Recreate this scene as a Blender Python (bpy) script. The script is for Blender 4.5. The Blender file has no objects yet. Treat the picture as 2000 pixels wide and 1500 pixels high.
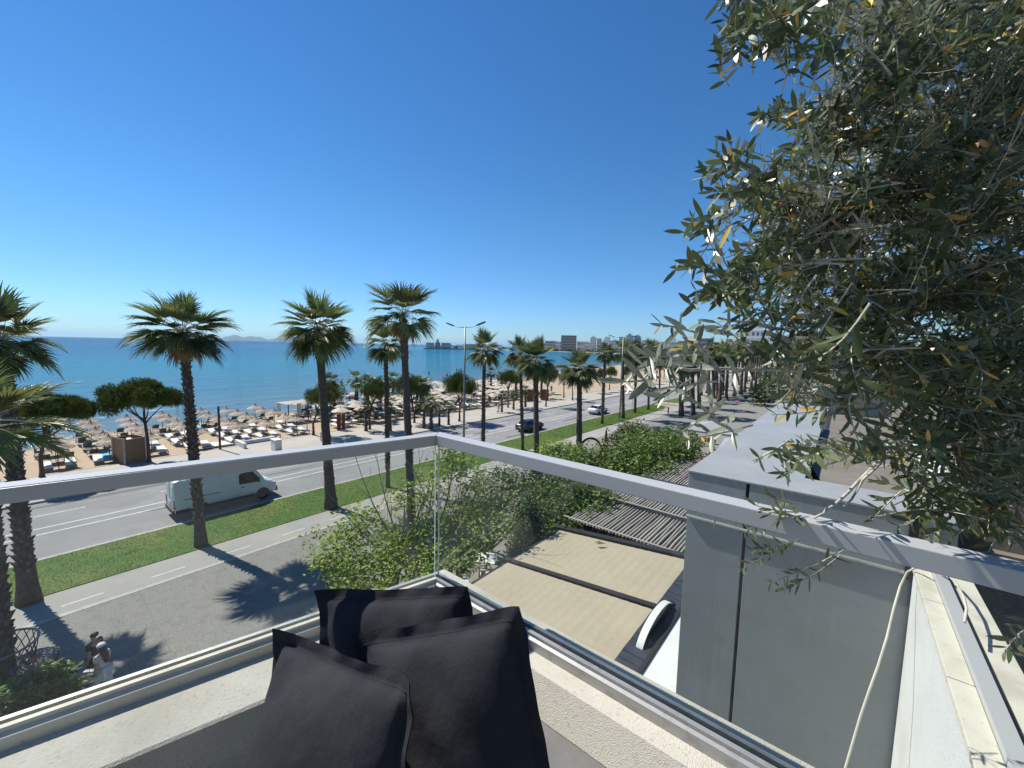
import bpy, bmesh, math, random
import numpy as np
from mathutils import Vector, Matrix
C = bpy.context.scene
COL = C.collection
rnd = random.Random(7)
PI = math.pi

# ------------------------------------------------------------------ camera
CZ = 11.0
F = 800.0                                   # focal length in photo pixels (2000 wide)
RM = np.array([[0.77427685, -0.0745399, -0.62844185],
               [0.63247816, 0.05724498, 0.77245996],
               [-0.02160395 * -1, 0.99557361, -0.09146833]])
cam_d = bpy.data.cameras.new('camera'); cam = bpy.data.objects.new('camera', cam_d); COL.objects.link(cam)
cam_d.sensor_width = 36; cam_d.lens = 36 * F / 2000
cam_d.clip_start = 0.05; cam_d.clip_end = 120000
m = Matrix.Identity(4)
for i in range(3):
    m[i][0] = RM[i, 0]; m[i][1] = RM[i, 1]; m[i][2] = -RM[i, 2]
m[2][3] = CZ
cam.matrix_world = m
C.camera = cam

# ------------------------------------------------------------------ sky, sun, exposure
SUN_AZ = Vector((-0.988, -0.155))             # horizontal direction towards the sun
SUN_EL = math.radians(50.5)
world = bpy.data.worlds.new('World'); C.world = world; world.use_nodes = True
wn = world.node_tree.nodes; wl = world.node_tree.links
bg = wn['Background']
sky = wn.new('ShaderNodeTexSky'); sky.sky_type = 'NISHITA'; sky.sun_disc = False
sky.sun_elevation = SUN_EL
sky.sun_rotation = math.atan2(SUN_AZ.x, SUN_AZ.y)
sky.altitude = 0; sky.air_density = 1.0; sky.dust_density = 0.0; sky.ozone_density = 1.6
hsv = wn.new('ShaderNodeHueSaturation'); hsv.inputs['Saturation'].default_value = 1.24
hsv.inputs['Value'].default_value = 1.0
tint = wn.new('ShaderNodeMix'); tint.data_type = 'RGBA'; tint.blend_type = 'MULTIPLY'; tint.inputs['Factor'].default_value = 1; tint.inputs[7].default_value = (.63, .925, 1.13, 1)
wl.new(sky.outputs[0], hsv.inputs['Color']); wl.new(hsv.outputs[0], tint.inputs[6]); 
# the low sky keeps its blue all the way down to the sea, the same in every direction
wtc = wn.new('ShaderNodeTexCoord'); wsx = wn.new('ShaderNodeSeparateXYZ'); wl.new(wtc.outputs['Generated'], wsx.inputs[0])
wmr = wn.new('ShaderNodeMapRange'); wmr.interpolation_type = 'SMOOTHSTEP'; wmr.inputs['From Min'].default_value = -.02; wmr.inputs['From Max'].default_value = .30; wl.new(wsx.outputs['Z'], wmr.inputs['Value'])
wcm = wn.new('ShaderNodeMix'); wcm.data_type = 'RGBA'; wcm.inputs[6].default_value = (.50, .77, 1.22, 1); wcm.inputs[7].default_value = (.64, .93, 1.12, 1)
wl.new(wmr.outputs[0], wcm.inputs['Factor']); wl.new(wcm.outputs[2], tint.inputs[7])
wl.new(tint.outputs[2], bg.inputs['Color'])
bg.inputs['Strength'].default_value = 0.088
sl = bpy.data.lights.new('sun', 'SUN'); sun = bpy.data.objects.new('sun', sl); COL.objects.link(sun)
sl.energy = 5.0; sl.angle = math.radians(0.53); sl.color = (1.0, 0.955, 0.88)
sd = Vector((SUN_AZ.x * math.cos(SUN_EL), SUN_AZ.y * math.cos(SUN_EL), math.sin(SUN_EL)))
sun.rotation_euler = sd.to_track_quat('Z', 'Y').to_euler()
sun.location = (0, 0, 60)
C.view_settings.view_transform = 'Standard'; C.view_settings.look = 'None'
C.view_settings.exposure = 0.38; C.view_settings.gamma = 1.0; C.view_settings.use_curve_mapping = False
C.cycles.transparent_max_bounces = 24
C.cycles.max_bounces = 8

# ------------------------------------------------------------------ measuring helpers (turn sight lines into real places)
def ray(px, py):
    v = RM @ np.array([px - 1000.0, 750.0 - py, F]); return Vector(v / np.linalg.norm(v))
def gz(px, py, z=0.0):
    v = ray(px, py); t = (z - CZ) / v.z; return Vector((v.x * t, v.y * t, z))
def dp(px, py, d):
    v = RM @ np.array([(px - 1000.0) / F * d, (750.0 - py) / F * d, d]); return Vector((v[0], v[1], v[2] + CZ))
def yplane(px, py, y):
    v = ray(px, py); t = y / v.y; return Vector((v.x * t, y, CZ + v.z * t))
def fwd(p): return float(RM[0, 2] * p[0] + RM[1, 2] * p[1] + RM[2, 2] * (p[2] - CZ))
def proj(p):
    v = RM.T @ np.array([p[0], p[1], p[2] - CZ])
    return (1000 + F * v[0] / v[2], 750 - F * v[1] / v[2], v[2])

# ------------------------------------------------------------------ mesh helpers
class MB:
    def __init__(s): s.v = []; s.f = []; s.mi = []
    def add(s, vs, fs, mi=0):
        o = len(s.v); s.v += [tuple(v) for v in vs]; s.f += [tuple(i + o for i in f) for f in fs]; s.mi += [mi] * len(fs)
    def box(s, x0, y0, z0, x1, y1, z1, mi=0, M=None):
        vs = [Vector(p) for p in ((x0,y0,z0),(x1,y0,z0),(x1,y1,z0),(x0,y1,z0),(x0,y0,z1),(x1,y0,z1),(x1,y1,z1),(x0,y1,z1))]
        if M: vs = [M @ v for v in vs]
        s.add(vs, [(0,3,2,1),(4,5,6,7),(0,1,5,4),(1,2,6,5),(2,3,7,6),(3,0,4,7)], mi)
        return s
    def tube(s, pts, rad, n=6, mi=0, cap=True):
        pts = [Vector(p) for p in pts]; k = len(pts)
        if not hasattr(rad, '__len__'): rad = [rad] * k
        base = len(s.v); up = None
        for i, p in enumerate(pts):
            t = (pts[min(i+1,k-1)] - pts[max(i-1,0)]); t = t.normalized() if t.length > 1e-9 else Vector((0,0,1))
            if up is None:
                a = Vector((0,0,1)) if abs(t.z) < .9 else Vector((1,0,0)); up = t.cross(a).normalized()
            else:
                up = (up - t * up.dot(t)); up = up.normalized() if up.length > 1e-6 else t.orthogonal().normalized()
            w = t.cross(up)
            for j in range(n):
                a = 2*PI*j/n; s.v.append(tuple(p + (up*math.cos(a) + w*math.sin(a)) * rad[i]))
        for i in range(k-1):
            for j in range(n):
                a = base+i*n+j; b = base+i*n+(j+1)%n
                s.f.append((a, b, b+n, a+n)); s.mi.append(mi)
        if cap:
            s.f.append(tuple(base+j for j in reversed(range(n)))); s.mi.append(mi)
            s.f.append(tuple(base+(k-1)*n+j for j in range(n))); s.mi.append(mi)
        return s
    def lathe(s, prof, n=16, c=(0,0,0), mi=0):
        base = len(s.v)
        for r, z in prof:
            for j in range(n):
                a = 2*PI*j/n; s.v.append((c[0]+r*math.cos(a), c[1]+r*math.sin(a), c[2]+z))
        for i in range(len(prof)-1):
            for j in range(n):
                a = base+i*n+j; b = base+i*n+(j+1)%n
                s.f.append((a, b, b+n, a+n)); s.mi.append(mi)
        return s
    def prism(s, poly, z0, z1, mi=0, M=None):
        n = len(poly); vs = [Vector((x, y, z0)) for x, y in poly] + [Vector((x, y, z1)) for x, y in poly]
        if M: vs = [M @ v for v in vs]
        fs = [tuple(reversed(range(n))), tuple(range(n, 2*n))] + [(i, (i+1)%n, n+(i+1)%n, n+i) for i in range(n)]
        s.add(vs, fs, mi); return s
    def mesh(s, name, mats, smooth=False, bevel=0):
        me = bpy.data.meshes.new(name); me.from_pydata(s.v, [], s.f)
        for mt in (mats if isinstance(mats, (list, tuple)) else [mats]): me.materials.append(mt)
        if isinstance(mats, (list, tuple)) and len(mats) > 1: me.polygons.foreach_set('material_index', s.mi)
        if bevel:
            bm = bmesh.new(); bm.from_mesh(me)
            bmesh.ops.bevel(bm, geom=[e for e in bm.edges if e.is_manifold and e.calc_face_angle(0) > .6], offset=bevel, segments=2, affect='EDGES', profile=.6)
            bm.to_mesh(me); bm.free()
        if smooth:
            me.polygons.foreach_set('use_smooth', [True]*len(me.polygons))
        me.update(); return me
    def obj(s, name, mats, parent=None, smooth=False, bevel=0):
        return link(name, s.mesh(name, mats, smooth, bevel), parent)
def link(name, me, parent=None, loc=None, rot=None, scale=None):
    o = bpy.data.objects.new(name, me); COL.objects.link(o)
    if parent: o.parent = parent
    if loc is not None: o.location = loc
    if rot is not None: o.rotation_euler = rot
    if scale is not None: o.scale = (scale,)*3 if not hasattr(scale, '__len__') else scale
    return o
def tag(o, label=None, cat=None, group=None, kind=None):
    if label: o['label'] = label
    if cat: o['category'] = cat
    if group: o['group'] = group
    if kind: o['kind'] = kind
    return o
def thing(name, label, cat, loc=(0,0,0), rotz=0, group=None):
    o = bpy.data.objects.new(name, None); COL.objects.link(o); o.location = loc; o.rotation_euler = (0,0,rotz)
    o.empty_display_size = .3
    return tag(o, label, cat, group)
KIDS = {}
def kids(o):
    return [c for c in o.children]
def dup(root, loc, rotz=None, label=None, group=None, scale=None, parent=None):
    r = root.copy(); COL.objects.link(r)
    if parent: r.parent = parent
    if loc is not None: r.location = loc
    if rotz is not None: r.rotation_euler = (0, 0, rotz)
    if scale is not None: r.scale = (scale,)*3
    if label: r['label'] = label
    if group: r['group'] = group
    for ch in list(root.children):
        dup(ch, None, parent=r)
    return r

# ------------------------------------------------------------------ materials
def mat(name, col, rough=.6, metal=0, spec=.5, noise=None, bump=None, island=None, trans=0, rnd_obj=0, coords='Object'):
    """noise=(scale, col2, lo, hi[, detail]); bump=(scale, strength, distance); island=amount of value variation per loose piece"""
    mt = bpy.data.materials.new(name); mt.use_nodes = True
    n = mt.node_tree.nodes; l = mt.node_tree.links; b = n['Principled BSDF']
    b.inputs['Roughness'].default_value = rough; b.inputs['Metallic'].default_value = metal
    b.inputs['Specular IOR Level'].default_value = spec
    rgb = n.new('ShaderNodeRGB'); rgb.outputs[0].default_value = (*col, 1); out = rgb.outputs[0]
    tc = n.new('ShaderNodeTexCoord')
    if noise:
        lst = noise if isinstance(noise, list) else [noise]
        for q in lst:
            nt = n.new('ShaderNodeTexNoise'); nt.inputs['Scale'].default_value = q[0]; nt.inputs['Detail'].default_value = q[4] if len(q) > 4 else 6
            nt.inputs['Roughness'].default_value = .62
            if len(q) > 5:
                mp = n.new('ShaderNodeMapping'); mp.inputs['Scale'].default_value = q[5]; l.new(tc.outputs[coords], mp.inputs['Vector']); l.new(mp.outputs[0], nt.inputs['Vector'])
            else: l.new(tc.outputs[coords], nt.inputs['Vector'])
            mr = n.new('ShaderNodeMapRange'); mr.inputs['From Min'].default_value = q[2]; mr.inputs['From Max'].default_value = q[3]
            l.new(nt.outputs['Fac'], mr.inputs['Value'])
            mx = n.new('ShaderNodeMix'); mx.data_type = 'RGBA'
            l.new(mr.outputs[0], mx.inputs['Factor']); l.new(out, mx.inputs[6]); mx.inputs[7].default_value = (*q[1], 1)
            out = mx.outputs[2]
    if island or rnd_obj:
        hs = n.new('ShaderNodeHueSaturation')
        if island:
            g = n.new('ShaderNodeNewGeometry'); src = g.outputs['Random Per Island']; amt = island
        else:
            g = n.new('ShaderNodeObjectInfo'); src = g.outputs['Random']; amt = rnd_obj
        mr = n.new('ShaderNodeMapRange'); mr.inputs['To Min'].default_value = 1-amt; mr.inputs['To Max'].default_value = 1+amt
        l.new(src, mr.inputs['Value']); l.new(mr.outputs[0], hs.inputs['Value'])
        m2 = n.new('ShaderNodeMapRange'); m2.inputs['To Min'].default_value = .5-.03*amt*2; m2.inputs['To Max'].default_value = .5+.03*amt*2
        mth = n.new('ShaderNodeMath'); mth.operation = 'FRACT'; mm = n.new('ShaderNodeMath'); mm.operation = 'MULTIPLY'; mm.inputs[1].default_value = 7.31
        l.new(src, mm.inputs[0]); l.new(mm.outputs[0], mth.inputs[0]); l.new(mth.outputs[0], m2.inputs['Value']); l.new(m2.outputs[0], hs.inputs['Hue'])
        l.new(out, hs.inputs['Color']); out = hs.outputs[0]
    l.new(out, b.inputs['Base Color'])
    if bump:
        lst = bump if isinstance(bump, list) else [bump]
        prev = None
        for q in lst:
            nt = n.new('ShaderNodeTexNoise'); nt.inputs['Scale'].default_value = q[0]; nt.inputs['Detail'].default_value = 5
            if len(q) > 3:
                mp = n.new('ShaderNodeMapping'); mp.inputs['Scale'].default_value = q[3]
                l.new(tc.outputs[coords], mp.inputs['Vector']); l.new(mp.outputs[0], nt.inputs['Vector'])
            else: l.new(tc.outputs[coords], nt.inputs['Vector'])
            bp = n.new('ShaderNodeBump'); bp.inputs['Strength'].default_value = q[1]; bp.inputs['Distance'].default_value = q[2]
            l.new(nt.outputs['Fac'], bp.inputs['Height'])
            if prev: l.new(prev.outputs[0], bp.inputs['Normal'])
            prev = bp
        l.new(prev.outputs[0], b.inputs['Normal'])
    if trans:
        tr = n.new('ShaderNodeBsdfTranslucent'); mxs = n.new('ShaderNodeMixShader'); mxs.inputs[0].default_value = trans
        l.new(out, tr.inputs['Color']); l.new(b.outputs[0], mxs.inputs[1]); l.new(tr.outputs[0], mxs.inputs[2])
        l.new(mxs.outputs[0], n['Material Output'].inputs['Surface'])
    return mt

M = {}
M['asphalt'] = mat('asphalt', (.235,.23,.22), .85, noise=[(.9,(.155,.153,.15),.52,.75,3,(1,.02,1)),(.35,(.27,.265,.25),.4,.62,3),(40,(.15,.15,.145),.45,.8,3)], bump=(60,.3,.01))
M['pebble'] = mat('washed_aggregate', (.235,.222,.19), .9, noise=[(.25,(.23,.22,.195),.35,.65,4),(2.2,(.18,.17,.148),.48,.7,8),(14,(.07,.07,.065),.52,.72,8),(22,(.33,.32,.28),.56,.74,4)], bump=(35,.5,.012))
M['cycle'] = mat('cycle_path_concrete', (.30,.285,.255), .85, noise=[(.5,(.34,.32,.28),.4,.65),(12,(.22,.21,.19),.55,.8)], bump=(40,.2,.006))
M['paving'] = mat('cream_paving', (.42,.385,.32), .85, noise=[(.4,(.36,.33,.28),.4,.65),(14,(.30,.27,.23),.55,.8)], bump=(30,.25,.008))
M['kerb'] = mat('kerb_stone', (.42,.40,.35), .8, noise=(3,(.30,.28,.25),.45,.7))
M['mark'] = mat('road_paint', (.62,.62,.59), .7, noise=(6,(.38,.38,.36),.52,.72))
M['sand'] = mat('beach_sand', (.43,.335,.225), .95, noise=[(.15,(.37,.285,.19),.4,.65),(3,(.33,.25,.165),.5,.75)], bump=[(1.4,.9,.12),(8,.4,.03)], coords='Object')
M['grassbase'] = mat('turf', (.07,.14,.015), .9, noise=[(.35,(.135,.165,.035),.45,.62),(1.5,(.055,.10,.015),.5,.7),(50,(.06,.10,.014),.5,.75)], bump=(90,.5,.02))
M['blade'] = mat('grass_blades', (.11,.19,.018), .7, island=.2, trans=.25)
M['alu'] = mat('pale_painted_aluminium', (.44,.445,.435), .34, metal=.05, noise=[(5,(.43,.45,.46),.5,.75),(30,(.36,.37,.37),.62,.8)], bump=(18,.04,.004))
M['alu_dull'] = mat('weathered_aluminium', (.42,.42,.41), .42, metal=.5, noise=[(14,(.27,.26,.24),.5,.72)], bump=(40,.1,.003))
M['black'] = mat('black_rubber', (.012,.012,.013), .6)
M['stone'] = mat('bush_hammered_coping', (.56,.53,.455), .9, noise=[(3,(.47,.44,.37),.4,.65),(70,(.36,.335,.28),.56,.78,3)], bump=[(330,1.0,.004,(1,.35,1)),(60,.25,.003)])
M['plaster'] = mat('grey_plaster', (.30,.295,.285), .85, noise=[(5,(.24,.235,.23),.4,.65),(50,(.36,.35,.33),.6,.8)], bump=(60,.25,.004))
M['fabric'] = mat('charcoal_canvas', (.020,.021,.026), .88, spec=.25, noise=[(5,(.030,.031,.036),.4,.7),(320,(.042,.043,.048),.52,.75,3)], bump=[(500,.6,.0012),(11,.5,.016),(28,.25,.004)])
M['greymetal'] = mat('grey_clad_panel', (.235,.25,.245), .5, noise=[(2.5,(.30,.31,.295),.55,.75,6,(3,3,.25)),(6,(.18,.19,.185),.6,.78,6,(4,4,.12)),(1.5,(.25,.28,.285),.4,.65),(9,(.215,.24,.245),.5,.75)])
M['greytop'] = mat('grey_sheet_coping', (.27,.285,.285), .6, noise=[(2,(.31,.325,.325),.4,.65),(22,(.25,.265,.265),.55,.75),(5,(.22,.23,.225),.62,.75,8)], bump=(5,.08,.004))
M['concrete'] = mat('tan_concrete', (.20,.175,.145), .9, noise=[(1.2,(.15,.13,.105),.4,.65),(15,(.26,.23,.19),.55,.8)], bump=(20,.3,.01))
M['white'] = mat('white_rough_render', (.66,.66,.63), .85, noise=[(2,(.58,.57,.53),.45,.7),(60,(.50,.50,.47),.58,.8)], bump=[(90,.7,.004)])
M['cream'] = mat('cream_trim', (.64,.60,.50), .6, noise=[(5,(.50,.46,.37),.45,.7),(40,(.36,.33,.26),.62,.76)], bump=(30,.15,.003))
M['soil'] = mat('dark_planter_soil', (.075,.06,.045), .95, noise=[(4,(.11,.09,.065),.4,.65),(45,(.03,.025,.02),.5,.7)], bump=[(22,.9,.03),(80,.6,.01)])
M['straw'] = mat('dry_straw', (.34,.27,.17), .8, island=.4)
M['awning'] = mat('beige_awning_fabric', (.43,.365,.255), .8, noise=[(.8,(.40,.34,.235),.4,.65),(7,(.45,.385,.275),.5,.7)], bump=[(200,.1,.001)], trans=.08)
M['slate'] = mat('dark_slate_strip', (.035,.04,.05), .5, noise=(6,(.055,.06,.07),.4,.7))
M['dark'] = mat('dark_metal', (.016,.016,.017), .7, noise=(10,(.05,.048,.045),.6,.8))
M['whiteroof'] = mat('white_membrane', (.74,.74,.70), .6, noise=[(2,(.68,.68,.63),.4,.65)])
M['greenstain'] = mat('algae_stained_white', (.60,.61,.56), .7, noise=[(3,(.38,.42,.35),.45,.65),(14,(.5,.52,.45),.5,.7)], bump=(10,.1,.005))
M['slat'] = mat('grey_cane_slat', (.36,.33,.28), .8, rnd_obj=.22)
M['bark'] = mat('palm_bark', (.12,.092,.07), .95, noise=[(6,(.065,.05,.038),.4,.65),(30,(.19,.155,.12),.6,.8)], bump=[(7,.8,.05,(1,1,5)),(30,.5,.02)])
M['boot'] = mat('cut_frond_stub', (.13,.10,.075), .9, island=.45)
M['palmleaf'] = mat('palm_frond_green', (.145,.175,.055), .42, spec=.6, rnd_obj=.5, trans=.32, noise=(4,(.10,.125,.045),.5,.75))
M['palmdry'] = mat('palm_frond_dry', (.30,.21,.10), .8, rnd_obj=.3, trans=.15)
M['petiole'] = mat('palm_petiole', (.34,.32,.20), .6, rnd_obj=.2)
M['needle'] = mat('pine_needles', (.085,.125,.022), .7, spec=.3, island=.55, trans=.12, noise=(.9,(.15,.16,.03),.42,.62))
M['pinebark'] = mat('pine_bark', (.12,.085,.065), .95, noise=(12,(.06,.045,.035),.4,.65), bump=(12,.8,.03))
M['thatch'] = mat('straw_thatch', (.48,.39,.29), .9, noise=[(3,(.39,.31,.23),.4,.65),(35,(.25,.20,.16),.5,.72)], bump=(60,.8,.02), rnd_obj=.12)
M['canvas'] = mat('cream_canvas', (.53,.46,.36), .85, rnd_obj=.12, trans=.12)
M['wood'] = mat('brown_wood', (.22,.12,.06), .6, noise=(7,(.30,.17,.085),.4,.65))
M['pole'] = mat('dark_wood_pole', (.06,.045,.035), .8)
M['redwood'] = mat('red_brown_boards', (.17,.055,.03), .7)
M['lounge_w'] = mat('white_lounger_cushion', (.72,.71,.68), .8)
M['lounge_g'] = mat('grey_green_sling', (.10,.13,.135), .7)
M['frame'] = mat('lounger_frame', (.28,.28,.26), .5)
M['blue'] = mat('bright_blue_towel', (.05,.36,.55), .85, noise=(4,(.1,.5,.65),.4,.65))
M['orange'] = mat('orange_towel', (.62,.22,.10), .85)
M['pink'] = mat('pink_fabric', (.62,.22,.28), .85)
M['galv'] = mat('galvanised_pole', (.22,.235,.24), .45, metal=.5)
M['vanpaint'] = mat('white_van_paint', (.68,.71,.68), .3, noise=[(1.2,(.62,.65,.62),.45,.7)])
M['plastic'] = mat('black_plastic', (.018,.018,.02), .55)
M['tyre'] = mat('tyre_rubber', (.015,.015,.016), .8)
M['rim'] = mat('steel_rim', (.16,.165,.17), .4, metal=.6)
M['glassdark'] = mat('vehicle_glass', (.008,.009,.010), .12, spec=.45)
M['carpaint_dark'] = mat('dark_car_paint', (.025,.032,.042), .25, spec=.7)
M['carpaint_white'] = mat('white_car_paint', (.72,.73,.74), .25, spec=.6)
M['carpaint_blue'] = mat('slate_car_paint', (.06,.09,.12), .25, spec=.6)
M['red'] = mat('red_lens', (.35,.01,.01), .25)
M['lens'] = mat('clear_lens', (.6,.6,.6), .15)
M['skin'] = mat('skin', (.42,.25,.17), .6)
M['hairdark'] = mat('dark_hair', (.01,.008,.007), .6, bump=(60,.5,.01))
M['hairbrown'] = mat('auburn_hair', (.055,.02,.012), .55, noise=(18,(.13,.06,.025),.5,.7), bump=(90,.5,.006))
M['clothblack'] = mat('black_cloth', (.012,.012,.018), .85)
M['clothwhite'] = mat('white_cloth', (.62,.60,.58), .85)
M['clothbeige'] = mat('beige_cloth', (.50,.44,.38), .85)
M['clothblue'] = mat('blue_cloth', (.07,.12,.25), .85)
M['paper'] = mat('white_paper_bag', (.78,.78,.80), .6)
M['leafgreen'] = mat('fresh_green_leaves', (.25,.34,.04), .65, island=.45, trans=.35)
M['leafmid'] = mat('glossy_green_leaves', (.105,.17,.024), .52, island=.5, trans=.25, noise=(.7,(.10,.145,.03),.45,.65))
M['leafdark'] = mat('dark_green_leaves', (.05,.08,.02), .45, island=.45, trans=.2)
M['leafdull'] = mat('dull_olive_leaves', (.12,.15,.035), .6, island=.4, trans=.2)
M['twigbark'] = mat('twig_bark', (.16,.135,.11), .85)
M['olivebark'] = mat('olive_twig_bark', (.46,.44,.37), .75, noise=(30,(.22,.20,.16),.45,.7))
M['hill'] = mat('island_scrub', (.07,.085,.06), .95, noise=(.0015,(.12,.12,.09),.45,.65))
M['umbgrey'] = mat('pale_grey_canvas', (.30,.31,.315), .8, trans=.06)
M['bld_white'] = mat('white_render_wall', (.72,.71,.69), .8)
M['bld_tan'] = mat('tan_render_wall', (.55,.49,.42), .8)
M['bld_dark'] = mat('brown_glass_wall', (.24,.21,.20), .5)
M['bld_pink'] = mat('salmon_render_wall', (.45,.31,.26), .8)
M['bld_blue'] = mat('blue_grey_wall', (.33,.42,.47), .4)
M['bld_win'] = mat('building_window_glass', (.10,.13,.16), .15)
M['rail_terrace'] = mat('terrace_tile', (.33,.31,.28), .8, noise=(6,(.27,.25,.23),.4,.65))

def olive_leaf_mat(name, top, under):
    mt = bpy.data.materials.new(name); mt.use_nodes = True
    n = mt.node_tree.nodes; l = mt.node_tree.links; b = n['Principled BSDF']
    g = n.new('ShaderNodeNewGeometry'); oi = n.new('ShaderNodeObjectInfo')
    ad = n.new('ShaderNodeMath'); ad.operation = 'ADD'; fr = n.new('ShaderNodeMath'); fr.operation = 'FRACT'
    l.new(g.outputs['Random Per Island'], ad.inputs[0]); l.new(oi.outputs['Random'], ad.inputs[1]); l.new(ad.outputs[0], fr.inputs[0])
    mx = n.new('ShaderNodeMix'); mx.data_type = 'RGBA'; mx.inputs[6].default_value = (*top, 1); mx.inputs[7].default_value = (*under, 1)
    l.new(g.outputs['Backfacing'], mx.inputs['Factor'])
    hs = n.new('ShaderNodeHueSaturation'); mr = n.new('ShaderNodeMapRange'); mr.inputs['To Min'].default_value = .62; mr.inputs['To Max'].default_value = 1.38
    l.new(fr.outputs[0], mr.inputs['Value']); l.new(mr.outputs[0], hs.inputs['Value'])
    m2 = n.new('ShaderNodeMapRange'); m2.inputs['To Min'].default_value = .47; m2.inputs['To Max'].default_value = .53
    mm = n.new('ShaderNodeMath'); mm.operation = 'MULTIPLY'; mm.inputs[1].default_value = 5.7; f2 = n.new('ShaderNodeMath'); f2.operation = 'FRACT'
    l.new(fr.outputs[0], mm.inputs[0]); l.new(mm.outputs[0], f2.inputs[0]); l.new(f2.outputs[0], m2.inputs['Value']); l.new(m2.outputs[0], hs.inputs['Hue'])
    l.new(mx.outputs[2], hs.inputs['Color']); l.new(hs.outputs[0], b.inputs['Base Color'])
    b.inputs['Roughness'].default_value = .36; b.inputs['Specular IOR Level'].default_value = .55
    tr = n.new('ShaderNodeBsdfTranslucent'); ms = n.new('ShaderNodeMixShader'); ms.inputs[0].default_value = .22
    l.new(hs.outputs[0], tr.inputs['Color']); l.new(b.outputs[0], ms.inputs[1]); l.new(tr.outputs[0], ms.inputs[2]); l.new(ms.outputs[0], n['Material Output'].inputs['Surface'])
    return mt
M['olive'] = olive_leaf_mat('olive_leaf', (.090,.115,.040), (.27,.29,.20))
M['oliveyellow'] = olive_leaf_mat('yellowed_olive_leaf', (.50,.30,.03), (.55,.36,.06))
# balustrade glass: clear pane, mirror-like at grazing angles, a little dust
def glass_mat():
    mt = bpy.data.materials.new('balustrade_glass'); mt.use_nodes = True
    n = mt.node_tree.nodes; l = mt.node_tree.links; n.remove(n['Principled BSDF'])
    t = n.new('ShaderNodeBsdfTransparent'); t.inputs['Color'].default_value = (.93,.95,.94,1)
    g = n.new('ShaderNodeBsdfGlossy'); g.inputs['Roughness'].default_value = .01; g.inputs['Color'].default_value = (.9,.9,.9,1)
    d = n.new('ShaderNodeBsdfDiffuse'); d.inputs['Color'].default_value = (.55,.56,.53,1)
    fr = n.new('ShaderNodeFresnel'); ge = n.new('ShaderNodeNewGeometry'); io = n.new('ShaderNodeMapRange'); io.inputs['To Min'].default_value = 1.45; io.inputs['To Max'].default_value = 1/1.45; l.new(ge.outputs['Backfacing'], io.inputs['Value']); l.new(io.outputs[0], fr.inputs['IOR'])
    mr = n.new('ShaderNodeMath'); mr.operation = 'MULTIPLY'; mr.inputs[1].default_value = .55
    l.new(fr.outputs[0], mr.inputs[0])
    m1 = n.new('ShaderNodeMixShader'); l.new(mr.outputs[0], m1.inputs[0]); l.new(t.outputs[0], m1.inputs[1]); l.new(g.outputs[0], m1.inputs[2])
    tc = n.new('ShaderNodeTexCoord'); nt = n.new('ShaderNodeTexNoise'); nt.inputs['Scale'].default_value = 3.5; nt.inputs['Detail'].default_value = 7
    l.new(tc.outputs['Object'], nt.inputs['Vector'])
    ra = n.new('ShaderNodeMapRange'); ra.inputs['From Min'].default_value = .42; ra.inputs['From Max'].default_value = .75; ra.inputs['To Min'].default_value = .006; ra.inputs['To Max'].default_value = .05
    l.new(nt.outputs['Fac'], ra.inputs['Value'])
    m2 = n.new('ShaderNodeMixShader'); l.new(ra.outputs[0], m2.inputs[0]); l.new(m1.outputs[0], m2.inputs[1]); l.new(d.outputs[0], m2.inputs[2])
    l.new(m2.outputs[0], n['Material Output'].inputs['Surface'])
    return mt
M['glass'] = glass_mat()
M['glassedge'] = mat('glass_edge', (.50,.60,.54), .2)

# ------------------------------------------------------------------ land and sea
SHORE = [(-20,-3000),(-32,-400),(-46,-60),(-55,-20),(-64,1),(-67.5,3.5),(-69,8),(-69,17),(-69.5,31),(-72.5,42),(-80,57),(-86,75),(-89,92),(-93,118),(-108,176),(-117,236),
         (-131,311),(-165,486),(-205,700),(-250,790),(-330,825),(-434,843),(-581,901),(-700,925),(-768,925),(-850,830),(-885,745),(-905,740),(-925,800),(-1100,1150),(-2300,3800),(-1500,9000)]
def shoredist(x, y):
    P = np.array(SHORE); a = P[:-1]; b = P[1:]; d = b - a
    best = None
    p = np.stack([x, y], -1)
    for i in range(len(a)):
        t = np.clip(((p - a[i]) @ d[i]) / (d[i] @ d[i]), 0, 1)
        q = np.linalg.norm(p - (a[i] + t[..., None] * d[i]), axis=-1)
        best = q if best is None else np.minimum(best, q)
    return best
def build_ground():
    bm = bmesh.new()
    n = len(SHORE); nr = []
    for i in range(n):
        a = Vector(SHORE[max(i-1,0)]); b = Vector(SHORE[min(i+1,n-1)]); t = (b - a).normalized(); nr.append(Vector((t.y, -t.x)))  # inland side
    def ring(off, z): return [bm.verts.new((SHORE[i][0] + nr[i].x*off, SHORE[i][1] + nr[i].y*off, z)) for i in range(n)]
    rs = [ring(-10, -1.2), ring(0, -.36), ring(3, -.22), ring(9, -.12)]
    for a, b in zip(rs[:-1], rs[1:]):
        for i in range(n-1): bm.faces.new((a[i], b[i], b[i+1], a[i+1]))
    last = rs[-1]
    ext = [bm.verts.new(p) for p in ((30000, 9000, -.12), (30000, -3000, -.12))]
    bm.faces.new([last[i] for i in range(n)][::-1] + ext[::-1])
    bmesh.ops.triangulate(bm, faces=bm.faces[:])
    bmesh.ops.recalc_face_normals(bm, faces=bm.faces[:])
    me = bpy.data.meshes.new('ground'); bm.to_mesh(me); bm.free()
    if me.polygons[0].normal.z < 0: me.flip_normals()
    me.materials.append(M['sand'])
    return tag(link('ground', me), kind='structure')
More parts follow.
